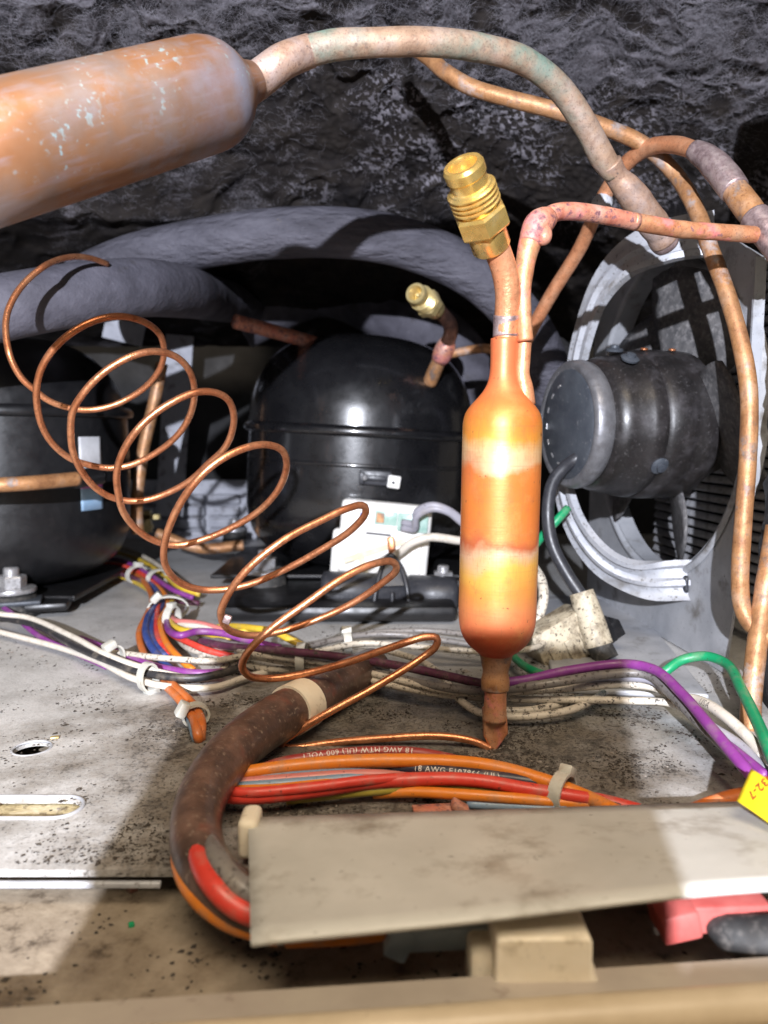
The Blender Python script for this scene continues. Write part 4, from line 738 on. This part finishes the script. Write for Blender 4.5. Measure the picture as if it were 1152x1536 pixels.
mid_w = [
 ('black', .0023, [(-60, 912, .010), (0, 926, .010), (51, 937, .010), (120, 973, .010), (175, 995, .010), (226, 1011, .009), (292, 1017, .008), (340, 1008, .008), (365, 998, .006)]),
 ('ivory', r1, [(-60, 908, .013), (0, 921, .013), (40, 926, .013), (109, 955, .013), (164, 984, .012), (219, 1003, .011), (260, 1013, .008), (300, 1020, .004)]),
 ('ivory', r1, [(-60, 932, .005), (0, 948, .005), (84, 970, .005), (146, 991, .006), (204, 1019, .006), (255, 1030, .005), (320, 1031, .004), (365, 1017, .004), (420, 1003, .004)]),
 ('purple', r1, [(-40, 890, .010), (0, 908, .010), (20, 922, .009), (60, 955, .006), (110, 978, .005), (160, 1000, .004)]),
 ('purple', .0023, [(120, 958, .005), (146, 968, .007), (190, 984, .008), (237, 1001, .008), (299, 1010, .007), (335, 1008, .006)]),
 ('white', r1, [(150, 976, .006), (182, 980, .009), (255, 988, .012), (328, 991, .012), (365, 984, .012), (420, 992, .011), (500, 1005, .010), (575, 1025, .009), (660, 1041, .008), (780, 1049, .008), (938, 1051, .009), (1010, 1056, .009), (1050, 1084, .007), (1090, 1120, .005)]),
 ('white', r1, [(300, 985, .003), (322, 974, .008), (344, 971, .012), (368, 979, .014), (420, 986, .014), (500, 997, .013), (580, 1016, .012), (660, 1034, .011), (720, 1040, .011), (800, 1036, .012), (874, 1031, .013), (938, 1027, .014), (985, 1033, .013), (1015, 1052, .011), (1050, 1080, .009), (1095, 1122, .006)]),
 ('white', r1, [(330, 1008, .006), (345, 992, .009), (375, 985, .010), (440, 985, .011), (492, 974, .012), (544, 965, .012), (620, 970, .012), (720, 977, .010), (800, 972, .012), (830, 930, .012)]),
 ('white', .0020, [(470, 976, .010), (540, 968, .009), (588, 978, .009), (632, 992, .009), (662, 1013, .008), (680, 1038, .007), (700, 1058, .006), (724, 1070, .005), (788, 1075, .005), (852, 1066, .006), (886, 1052, .007), (905, 1040, .006)]),
 ('white', .0020, [(715, 1048, .005), (735, 1063, .005), (788, 1066, .005), (840, 1056, .006), (872, 1047, .006)]),
 ('white', .0020, [(262, 952, .004), (286, 974, .005), (322, 983, .005), (380, 1000, .006), (420, 1004, .006), (470, 1002, .006)]),
 ('grey', r1, [(300, 952, .007), (360, 968, .010), (430, 975, .014), (468, 968, .014), (540, 953, .014), (600, 952, .014), (700, 966, .012), (760, 976, .010)]),
 ('grey', .0020, [(560, 948, .006), (640, 946, .006), (730, 955, .006)]),
 ('maroon', .0024, [(300, 962, .010), (344, 970, .014), (420, 976, .018), (500, 984, .018), (600, 999, .017), (671, 1014, .016), (723, 1025, .016), (742, 1026, .0165)]),  # same wire as the next purple one, shade and dust put into colour
 ('maroon', .0022, [(760, 1024, .010), (852, 1016, .014), (916, 1007, .017), (960, 1010, .018), (990, 1022, .018), (1060, 1087, .012), (1143, 1154, .008)]),
 ('purple', .0025, [(738, 1026, .0165), (788, 1020, .018), (852, 1006, .021), (938, 996, .024), (980, 1004, .025), (1023, 1041, .023), (1070, 1096, .020), (1121, 1156, .016), (1150, 1190, .012)]),  # same wire continued where lit; the light is put into the colour
 ('grey', .0024, [(360, 974, .010), (420, 983, .013), (500, 994, .013), (580, 1011, .012), (640, 1027, .012), (720, 1036, .013), (758, 1034, .014), (831, 1024, .018), (916, 1011, .020), (968, 1011, .021), (1002, 1036, .019), (1036, 1071, .017), (1079, 1113, .014), (1118, 1152, .012)]),
 ('palegrey', .0022, [(850, 1024, .014), (930, 1016, .017), (975, 1020, .018), (1012, 1046, .016), (1060, 1085, .014), (1110, 1118, .012), (1150, 1160, .010)]),
 ('purple', .0022, [(1040, 1075, .013), (1075, 1105, .012), (1110, 1132, .011), (1150, 1165, .010)]),
 ('ivory', .0026, [(1010, 1048, .012), (1040, 1049, .014), (1065, 1059, .016), (1092, 1078, .016), (1122, 1106, .014), (1150, 1138, .012)], ('USA', .0040, .018, False, M['print_dark'])),
 ('green', .0026, [(980, 1020, .010), (1002, 1004, .016), (1023, 990, .020), (1057, 984, .023), (1087, 994, .023), (1113, 1036, .021), (1134, 1079, .019), (1155, 1128, .017), (1180, 1190, .012)]),
 ('green', .0024, [(762, 972, .008), (775, 990, .008), (800, 1006, .008), (830, 1015, .007), (900, 1016, .008), (980, 1010, .010)]),
 # break-out bundle behind
 ('yellow', .0022, [(120, 822, .012), (163, 826, .012), (205, 838, .012), (244, 861, .011), (275, 884, .009), (300, 892, .006)]),
 ('olive', .0022, [(110, 834, .009), (160, 838, .010), (200, 850, .010), (240, 872, .009), (270, 892, .007)]),
 ('white', .0022, [(130, 816, .014), (180, 822, .014), (225, 840, .014), (262, 866, .011), (290, 886, .007)]),
 ('purple', .0022, [(120, 840, .011), (165, 838, .013), (218, 858, .013), (262, 886, .010), (290, 897, .006)]),
 ('red', .0022, [(120, 846, .010), (168, 846, .012), (200, 854, .012), (228, 872, .010), (246, 890, .009), (256, 910, .009)]),
 ('maroon', .0022, [(130, 852, .008), (190, 864, .009), (232, 880, .008), (262, 900, .007), (300, 905, .004)]),
 ('yellow', .0021, [(150, 856, .006), (190, 868, .006), (215, 880, .006), (240, 900, .007), (254, 920, .008), (258, 936, .011), (272, 947, .011), (293, 943, .011), (330, 953, .009), (372, 946, .011), (400, 944, .011), (445, 962, .006)]),
 ('deeporange', .0024, [(185, 850, .008), (210, 866, .009), (226, 889, .010), (228, 905, .010), (218, 928, .009), (209, 950, .007), (216, 980, .004), (240, 1018, .003), (272, 1052, .005), (292, 1082, .005), (297, 1104, .003), (300, 1116, -.005)]),
 ('deeporange', .0024, [(236, 1000, .003), (262, 1030, .005), (288, 1056, .006), (302, 1084, .005), (301, 1104, .002), (302, 1116, -.005)]),
 ('lightblue', .0018, [(250, 1010, .003), (272, 1056, .003), (286, 1084, .003), (293, 1108, .001), (297, 1116, -.004)]),
 ('blue', .0025, [(200, 858, .007), (229, 879, .009), (240, 900, .010), (222, 926, .011), (220, 955, .009), (238, 985, .005), (262, 1010, .003)]),
 ('blue', .0023, [(206, 864, .006), (236, 886, .008), (246, 904, .009), (230, 930, .010), (229, 958, .008), (248, 985, .005)]),
 ('red', .0019, [(240, 900, .010), (235, 928, .011), (238, 958, .009), (252, 984, .005)]),
 ('orange', .0022, [(216, 866, .007), (244, 888, .010), (252, 908, .010), (240, 934, .011), (251, 966, .009), (270, 988, .007), (290, 1006, .003)]),
 ('yellow', .0022, [(258, 900, .010), (256, 918, .011), (262, 940, .013), (285, 948, .013), (310, 950, .011), (345, 960, .009)]),
 ('purple', .0023, [(250, 930, .012), (256, 948, .014), (272, 953, .015), (297, 947, .015), (334, 950, .014), (370, 960, .012), (420, 972, .010)]),
 ('pink', .0021, [(255, 922, .012), (266, 932, .014), (297, 935, .015), (334, 945, .014), (380, 962, .011)]),
 ('ivory', .0019, [(256, 928, .011), (272, 937, .013), (300, 940, .014), (338, 951, .012)]),
 ('red', .0021, [(250, 936, .010), (258, 951, .011), (286, 965, .011), (310, 975, .009), (350, 985, .006)]),
 ('yellow', .0023, [(300, 946, .004), (335, 940, .008), (360, 940, .012), (385, 943, .014), (410, 947, .014), (440, 962, .011), (470, 975, .006)]),
]
hn = harness('wire_harness', 'long loom of white, purple, grey and black wires crossing the floor', mid_w, G(500, 1000, 0))
def at(px, py, z): return G(px, py, z)
cable_tie(hn, at(222, 1016, .008), at(250, 1024, .008) - at(190, 1004, .008), .0042, .0064, R(250), .0055)
cable_tie(hn, at(172, 984, .010), at(200, 996, .010) - at(146, 972, .010), .0040, .0052, R(60), .0055)
cable_tie(hn, at(452, 987, .013), Vector((1, 0, 0)), .0085, .0068, R(230), .0048)
cable_tie(hn, at(520, 964, .011), Vector((1, .2, 0)), .0055, .0052, R(110), .0055)
cable_tie(hn, at(252, 912, .010), Vector((.3, -1, 0)), .0125, .0075, R(60), .0062, .0026)
cable_tie(hn, at(258, 930, .012), Vector((1, -.35, 0)), .0060, .0078, R(90), .0045, .0024)
cable_tie(hn, at(205, 862, .011), Vector((.8, -.6, 0)), .0085, .0065, R(100), .0055)
cable_tie(hn, at(236, 868, .011), Vector((.8, -.6, 0)), .0085, .0065, R(20), .002)
cable_tie(hn, at(293, 1072, .005), at(300, 1100, .004) - at(280, 1056, .005), .0050, .0042, R(35), .0056)
cable_tie(hn, at(737, 1046, .009), Vector((1, 0, 0)), .0060, .0065, R(200), .0028)

fr_w = [
 ('orange', .0025, [(300, 1172, .008), (352, 1162, .008), (417, 1152, .009), (497, 1144, .010), (571, 1141, .010), (660, 1142, .010), (720, 1147, .010), (770, 1157, .009), (800, 1166, .008), (828, 1175, .007), (880, 1196, .005), (940, 1225, .004)]),
 ('darkred', .0020, [(380, 1160, .006), (414, 1146, .009), (468, 1136, .0105), (527, 1129, .011), (586, 1127, .011), (630, 1130, .011), (665, 1136, .009), (720, 1150, .005)], ('VOLT OR 600 (UL) MTW 18 AWG'.replace('VOLT OR 600 (UL) MTW 18 AWG', '18 AWG MTW (UL) 600 VOLT'), .0029, .018, True, M['print_white'], .35)),
 ('navy', .0020, [(430, 1150, .004), (500, 1138, .007), (580, 1132, .008), (640, 1137, .007), (700, 1150, .004)]),
 ('navy', .0021, [(500, 1160, .004), (560, 1153, .006), (600, 1152, .007), (647, 1155, .0075), (725, 1163, .0075), (788, 1171, .007), (834, 1180, .0055), (870, 1192, .004), (930, 1215, .003)], ('18 AWG E107866 (UL)', .0029, .030, False, M['print_white'], .15)),
 ('lightblue', .0017, [(310, 1174, .006), (346, 1170, .006), (409, 1166, .0065), (497, 1160, .007), (541, 1158, .0065), (585, 1165, .0045), (640, 1180, .003)]),
 ('pink', .0018, [(310, 1178, .0065), (346, 1175, .0065), (438, 1168, .007), (527, 1162, .0072), (571, 1162, .007), (615, 1167, .0055), (680, 1180, .003)]),
 ('grey', .0018, [(310, 1182, .0045), (346, 1179, .0045), (438, 1174, .005), (520, 1167, .0055), (571, 1156, .006), (625, 1160, .005)]),
 ('lightblue', .0017, [(310, 1183, .006), (346, 1181, .006), (467, 1172, .0065), (541, 1166, .0065), (600, 1168, .005), (650, 1176, .003)]),
 ('orange', .0016, [(305, 1189, .0055), (337, 1185, .0055), (409, 1183, .006), (497, 1174, .006), (560, 1173, .005), (620, 1178, .003)]),
 ('red', .0023, [(300, 1192, .0065), (332, 1194, .0065), (379, 1196, .007), (467, 1187, .0075), (556, 1174, .008), (660, 1168, .0085), (725, 1172, .008), (787, 1183, .007), (850, 1193, .006), (912, 1203, .004), (960, 1216, .003)]),
 ('red', .0018, [(300, 1187, .0085), (345, 1188, .0085), (379, 1189, .009), (467, 1181, .0095), (556, 1170, .0095), (640, 1166, .008), (700, 1170, .005)]),
 ('olive', .0018, [(430, 1199, .003), (467, 1195, .004), (556, 1186, .005), (660, 1180, .005), (740, 1184, .005), (800, 1192, .004), (850, 1202, .003)]),
 ('orange', .0019, [(560, 1190, .003), (619, 1188, .0045), (694, 1192, .005), (787, 1199, .0045), (831, 1203, .004), (900, 1208, .003), (960, 1218, .0025)]),
 ('lightblue', .0015, [(700, 1206, .002), (780, 1210, .002), (850, 1216, .002)]),
 ('red', .0020, [(790, 1190, .0055), (850, 1199, .004), (900, 1206, .003), (950, 1216, .002)]),
 ('deeporange', .0028, [(1030, 1222, .003), (1070, 1206, .0045), (1100, 1197, .006), (1140, 1190, .007), (1180, 1186, .007)]),
]
hf = harness('wire_harness', 'orange, red and blue printed wires lying in front of the drier tip', fr_w, G(620, 1180, 0))
cable_tie(hf, at(843, 1189, .005), at(860, 1194, .005) - at(826, 1184, .005), .0068, .0058, R(120), .0045)
gw = MB(); gw.tube([P(796, 826, .46), P(812, 806, .455), P(834, 782, .452), P(852, 762, .455)], .0026, 10); tag(gw.build('green_wire', W['green'], None), 'short green wire rising from behind the orange drier to the strap', 'wire')
gw = MB(); gw.tube([P(790, 960, .44), P(806, 930, .44), P(815, 900, .44), P(812, 870, .45), P(800, 850, .46)], .0030, 10); tag(gw.build('white_wire', W['white'], None), 'dirty white wire curving up just right of the orange drier', 'wire')

# brown sleeved loom
lp = [G(560, 1000, .010), G(510, 1024, .011), G(465, 1050, .012), G(405, 1084, .0125), G(345, 1132, .013), G(306, 1190, .013), G(294, 1250, .012), G(308, 1302, .010), G(345, 1342, .007), G(400, 1366, .005), G(500, 1376, .003)]
lo = thing('sleeved_loom', 'thick brown sleeved cable bending forward under the grey sheet', 'cable', lp[4])
mb = MB(); mb.tube(lp, [.0095, .0097, .0098, .0096, .0088, .0080, .0075, .0074, .0074, .0074, .0074], 32, .0015, wob=.002); mb.build('sleeve', M['loom'], lo)
cv = spline([list(q_) for q_ in lp], .002)
def ringpos(i0_, i1_, rr): return [Vector(cv[i]) for i in np.linspace(i0_, i1_, 4).astype(int)]
i_ = int(np.argmin([np.linalg.norm(q_ - np.array(G(448, 1060, .012))) for q_ in cv]))
mb = MB(); mb.tube([Vector(cv[i_ - 3]), Vector(cv[i_]), Vector(cv[i_ + 3])], .0108, 36, .001); mb.build('collar', M['cream'], lo, auto=50)
for colr, rr, pts_ in (('red', .0030, [(286, 1236, .013), (300, 1290, .0145), (322, 1330, .0130), (358, 1362, .0095), (420, 1384, .007)]), ('orange', .0030, [(270, 1240, .010), (273, 1295, .0095), (296, 1342, .0070), (342, 1378, .0040), (420, 1402, .002)]), ('grey', .003, [(312, 1250, .0155), (326, 1290, .0160), (350, 1322, .0140), (392, 1350, .011)])):
    mb = MB(); mb.tube([G(*q_) for q_ in pts_], [.0012] + [rr] * (len(pts_) - 1), 14, .0015); mb.build('wire', W[colr], lo)

# ================================================================== PLUG
pc = P(846, 952, .428)
pg = thing('wire_plug', 'dirty cream plug on a black cable beside the drier base', 'plug', pc)
RP = Matrix.Rotation(R(-27), 3, 'Y') @ Matrix.Rotation(R(14), 3, 'Z')
mb = MB(); mb.box(pc + RP @ Vector((-.004, 0, -.003)), (.036, .024, .030), RP, .002, 2); bd = mb.build('body', M['dirty_plug'], pg, auto=40)
for k in range(3): mb = MB(); mb.box(pc + RP @ Vector((-.014 + .010 * k, -.0125, -.006)), (.005, .002, .014), RP, .0005); mb.build('rib', M['dirty_plug'], bd, False)
mb = MB(); mb.box(pc + RP @ Vector((.018, -.002, -.007)), (.012, .020, .016), RP, .0015); mb.box(pc + RP @ Vector((.026, -.002, -.010)), (.008, .016, .010), RP, .001); mb.build('latch', M['black_old'], pg, auto=40)
sa = P(872, 888, .424); sb = P(898, 968, .416); mb = MB(); mb.tube([sa, (sa + sb) / 2, sb], [.0068, .0078, .0080], 20, .002); mb.build('strain_relief', M['dirty_plug'], pg, auto=50)
mb = MB(); mb.tube([P(898, 966, .416), P(910, 990, .412)], .0070, 16); mb.build('boot', M['rubber'], pg, auto=50)

# ================================================================== FRONT SHEET AND WHAT LIES UNDER IT
shc = [G(372, 1226, .0125), G(1200, 1199, .0125), P(1230, 1326, .163), P(376, 1416, .156)]
mb = MB(); nu, nv = 28, 10
for j in range(nv + 1):
    for i in range(nu + 1):
        a_ = i / nu; b__ = j / nv; p_ = (shc[0] * (1 - a_) + shc[1] * a_) * (1 - b__) + (shc[3] * (1 - a_) + shc[2] * a_) * b__
        p_ = p_ + Vector((0, 0, .0012 * math.sin(math.pi * a_) * b__ + .0006 * math.sin(7 * a_ + 2) * b__ * b__)); mb.v.append(tuple(p_)); mb.uv.append((a_, b__))
mb.f = [(j * (nu + 1) + i, j * (nu + 1) + i + 1, (j + 1) * (nu + 1) + i + 1, (j + 1) * (nu + 1) + i) for j in range(nv) for i in range(nu)]
o = mb.build('cover_sheet', M['sheet'], None); so = o.modifiers.new('s', 'SOLIDIFY'); so.thickness = .0013; tag(o, 'flat grey metal sheet across the front at lower right', 'sheet')
mb = MB(); mb.box(G(368, 1250, .010) + Vector((.001, .003, -.001)), (.006, .012, .012), None, .002, 3); tag(mb.build('foam_tab', M['cream'], None, auto=50), 'small cream tab behind the left corner of the grey sheet', 'tab')
mb = MB(); b0_ = P(812, 1452, .166)
sec = [(-.0120, 0), (.0122, 0), (.0130, .0022), (.0106, .0046), (.0104, .0130), (.0092, .0138), (-.0100, .0138), (-.0112, .0130), (-.0114, .003)]
V = [b0_ + Vector((a_, d__, z_ - .003)) for d__ in (-.005, .010) for a_, z_ in sec]; m_ = len(sec)
mb.add(V, [tuple(range(m_))[::-1], tuple(range(m_, 2 * m_))] + [(i, (i + 1) % m_, m_ + (i + 1) % m_, m_ + i) for i in range(m_)])
o = mb.build('support_block', M['cream'], None, auto=40); bv = o.modifiers.new('b', 'BEVEL'); bv.width = .0012; bv.segments = 2; tag(o, 'cream plastic block standing under the front edge of the sheet', 'block')
mb = MB(); mb.box(P(732, 1442, .172), (.010, .012, .013), None, .0015); tag(mb.build('beige_block', M['cream'], None, auto=40), 'beige foot just left of the cream block', 'block')
cn = thing('blue_connector', 'pale blue connector peeping out under the grey sheet', 'connector', P(660, 1400, .178))
mb = MB(); mb.box(P(668, 1388, .180), (.028, .012, .006), Matrix.Rotation(R(-3), 3, 'Y'), .001); mb.build('body', M['pale_blue'], cn, auto=40)
mb = MB(); mb.box(P(600, 1402, .178), (.006, .009, .0085), Matrix.Rotation(R(24), 3, 'Y'), .001); mb.build('latch', M['pale_blue'], cn, auto=40)
mb = MB(); mb.tube([P(430, 1408, .182), P(520, 1404, .180), P(585, 1396, .180)], .0022, 10); tag(mb.build('orange_wire', W['orange'], None), 'orange wire just showing under the sheet\'s front edge', 'wire')
rc = thing('red_connector', 'red plastic connector under the right end of the grey sheet', 'connector', P(1060, 1360, .19))
mb = MB(); mb.box(P(1064, 1356, .190), (.026, .014, .0075), Matrix.Rotation(R(-2), 3, 'Y'), .001); mb.build('body', M['red_plastic'], rc, auto=40)
mb = MB(); mb.box(P(1010, 1372, .186), (.010, .012, .0075), Matrix.Rotation(R(-14), 3, 'Y'), .001); mb.build('latch', M['red_plastic'], rc, auto=40)
mb = MB(); mb.tube([P(1060, 1385, .185), P(1085, 1396, .182), P(1120, 1408, .180), P(1180, 1412, .176), P(1240, 1405, .174)], [.0016, .0042, .0058, .0062, .0062], 20); tag(mb.build('black_cable', M['rubber'], None), 'thick black cable under the right end of the grey sheet', 'cable')
mb = MB(); mb.box(G(655, 1214, .002), (.016, .006, .0012), Matrix.Rotation(R(6), 3, 'Z'), .0003); mb.box(G(690, 1210, .003), (.006, .005, .0025), Matrix.Rotation(R(30), 3, 'Y'), .0006); tag(mb.build('copper_scrap', M['copper_pink'], None, auto=40), 'scrap of copper lying just behind the grey sheet', 'scrap')
# yellow tag
ta, tb_, tcn = P(1127, 1154, .220), P(1106, 1203, .211), P(1175, 1250, .195)
tu = (ta - tb_); tw = (tcn - tb_); mb = MB(); nn = 10
tn = tu.cross(tw).normalized(); tn = tn if tn.dot(Vector((0, 0, H)) - tb_) > 0 else -tn
for i in range(nn + 1):
    for j in range(nn + 1):
        a_, b__ = i / nn, j / nn; mb.v.append(tuple(tb_ + tw * a_ + tu * b__ + tn * (.0004 * math.sin(3 * a_ + .6) * (1 - .4 * b__)))); mb.uv.append((a_, b__))
mb.f = [(i * (nn + 1) + j, (i + 1) * (nn + 1) + j, (i + 1) * (nn + 1) + j + 1, i * (nn + 1) + j + 1) for i in range(nn) for j in range(nn)]
tg = thing('wire_tag', 'yellow tag with handwritten numbers at the right edge', 'tag', tb_)
o = mb.build('card', M['tag'], tg); o.modifiers.new('s', 'SOLIDIFY').thickness = .0002
v, f = text_mesh('432-7', 18.0, .55); out = []
for x, y, z in v:      # handwriting laid on the card, upside down as the card hangs
    d_ = ray(1154 - .72 * x + .70 * y, 1162 + .70 * x + .72 * y); o_ = Vector((0, 0, H)); h__ = o_ + d_ * ((tb_ - o_).dot(tn) / d_.dot(tn))
    r_ = h__ - tb_; g11, g12, g22 = tw.dot(tw), tw.dot(tu), tu.dot(tu); q1, q2 = r_.dot(tw), r_.dot(tu); dd = g11 * g22 - g12 * g12; a_ = (q1 * g22 - q2 * g12) / dd; b__ = (q2 * g11 - q1 * g12) / dd
    out.append(tb_ + tw * a_ + tu * b__ + tn * (.0004 * math.sin(3 * a_ + .6) * (1 - .4 * b__) + .0003))
mb = MB(); mb.add(out, f); mb.build('lettering', M['ink_red'], tg, False)

# small things on the ledge
mb = MB(); hexa(mb, G(199, 1334, -.011), (.2, -.2, 1), .0022, .0022); tag(mb.build('lost_screw', M['loom'], None, auto=30), 'small brown screw head on the ledge left of the loom', 'screw')
mb = MB(); mb.box(G(82, 1106, .0006), (.0034, .0024, .0008), Matrix.Rotation(R(20), 3, 'Z'), .0003); tag(mb.build('metal_chip', M['brass_dull'], None, auto=40), 'tiny brown chip lying by the round floor hole', 'chip')
mb = MB(); mb.box(G(197, 1387, -.0105), (.0016, .0016, .0012), Matrix.Rotation(R(30), 3, 'Z'), .0003); tag(mb.build('green_speck', W['green'], None, auto=40), 'tiny green speck on the brown ledge at lower left', 'speck')

# the photographer's phone, just behind the lens: it shades the middle of the floor from the work light
ph = thing('smartphone', 'black smartphone held upright before the work light, taking the picture', 'phone', (-.0285, -.018, .02))
mb = MB(); mb.box((-.030, -.019, .080), (.108, .0085, .150), None, .004, 3); mb.build('case', M['phone'], ph, auto=40)
mb = MB(); mb.box((-.030, -.0236, .080), (.102, .0006, .144), None, .0002); mb.build('screen', M['glass'], ph, False)
mb = MB(); mb.lathe([(.0085, 0), (.0085, .003), (.0075, .0035), (.0070, .0030), (0, .0028)], (0, -.0148, H), (0, 1, 0), 32); mb.build('lens', M['glass'], ph, auto=40)
mb = MB(); mb.box((.054, -.021, .048), (.062, .010, .093), None, .004, 3); mb.build('lip_shade_block', M['rubber'], ph, auto=40)  # unseen block added beside the phone to keep work light off the lip
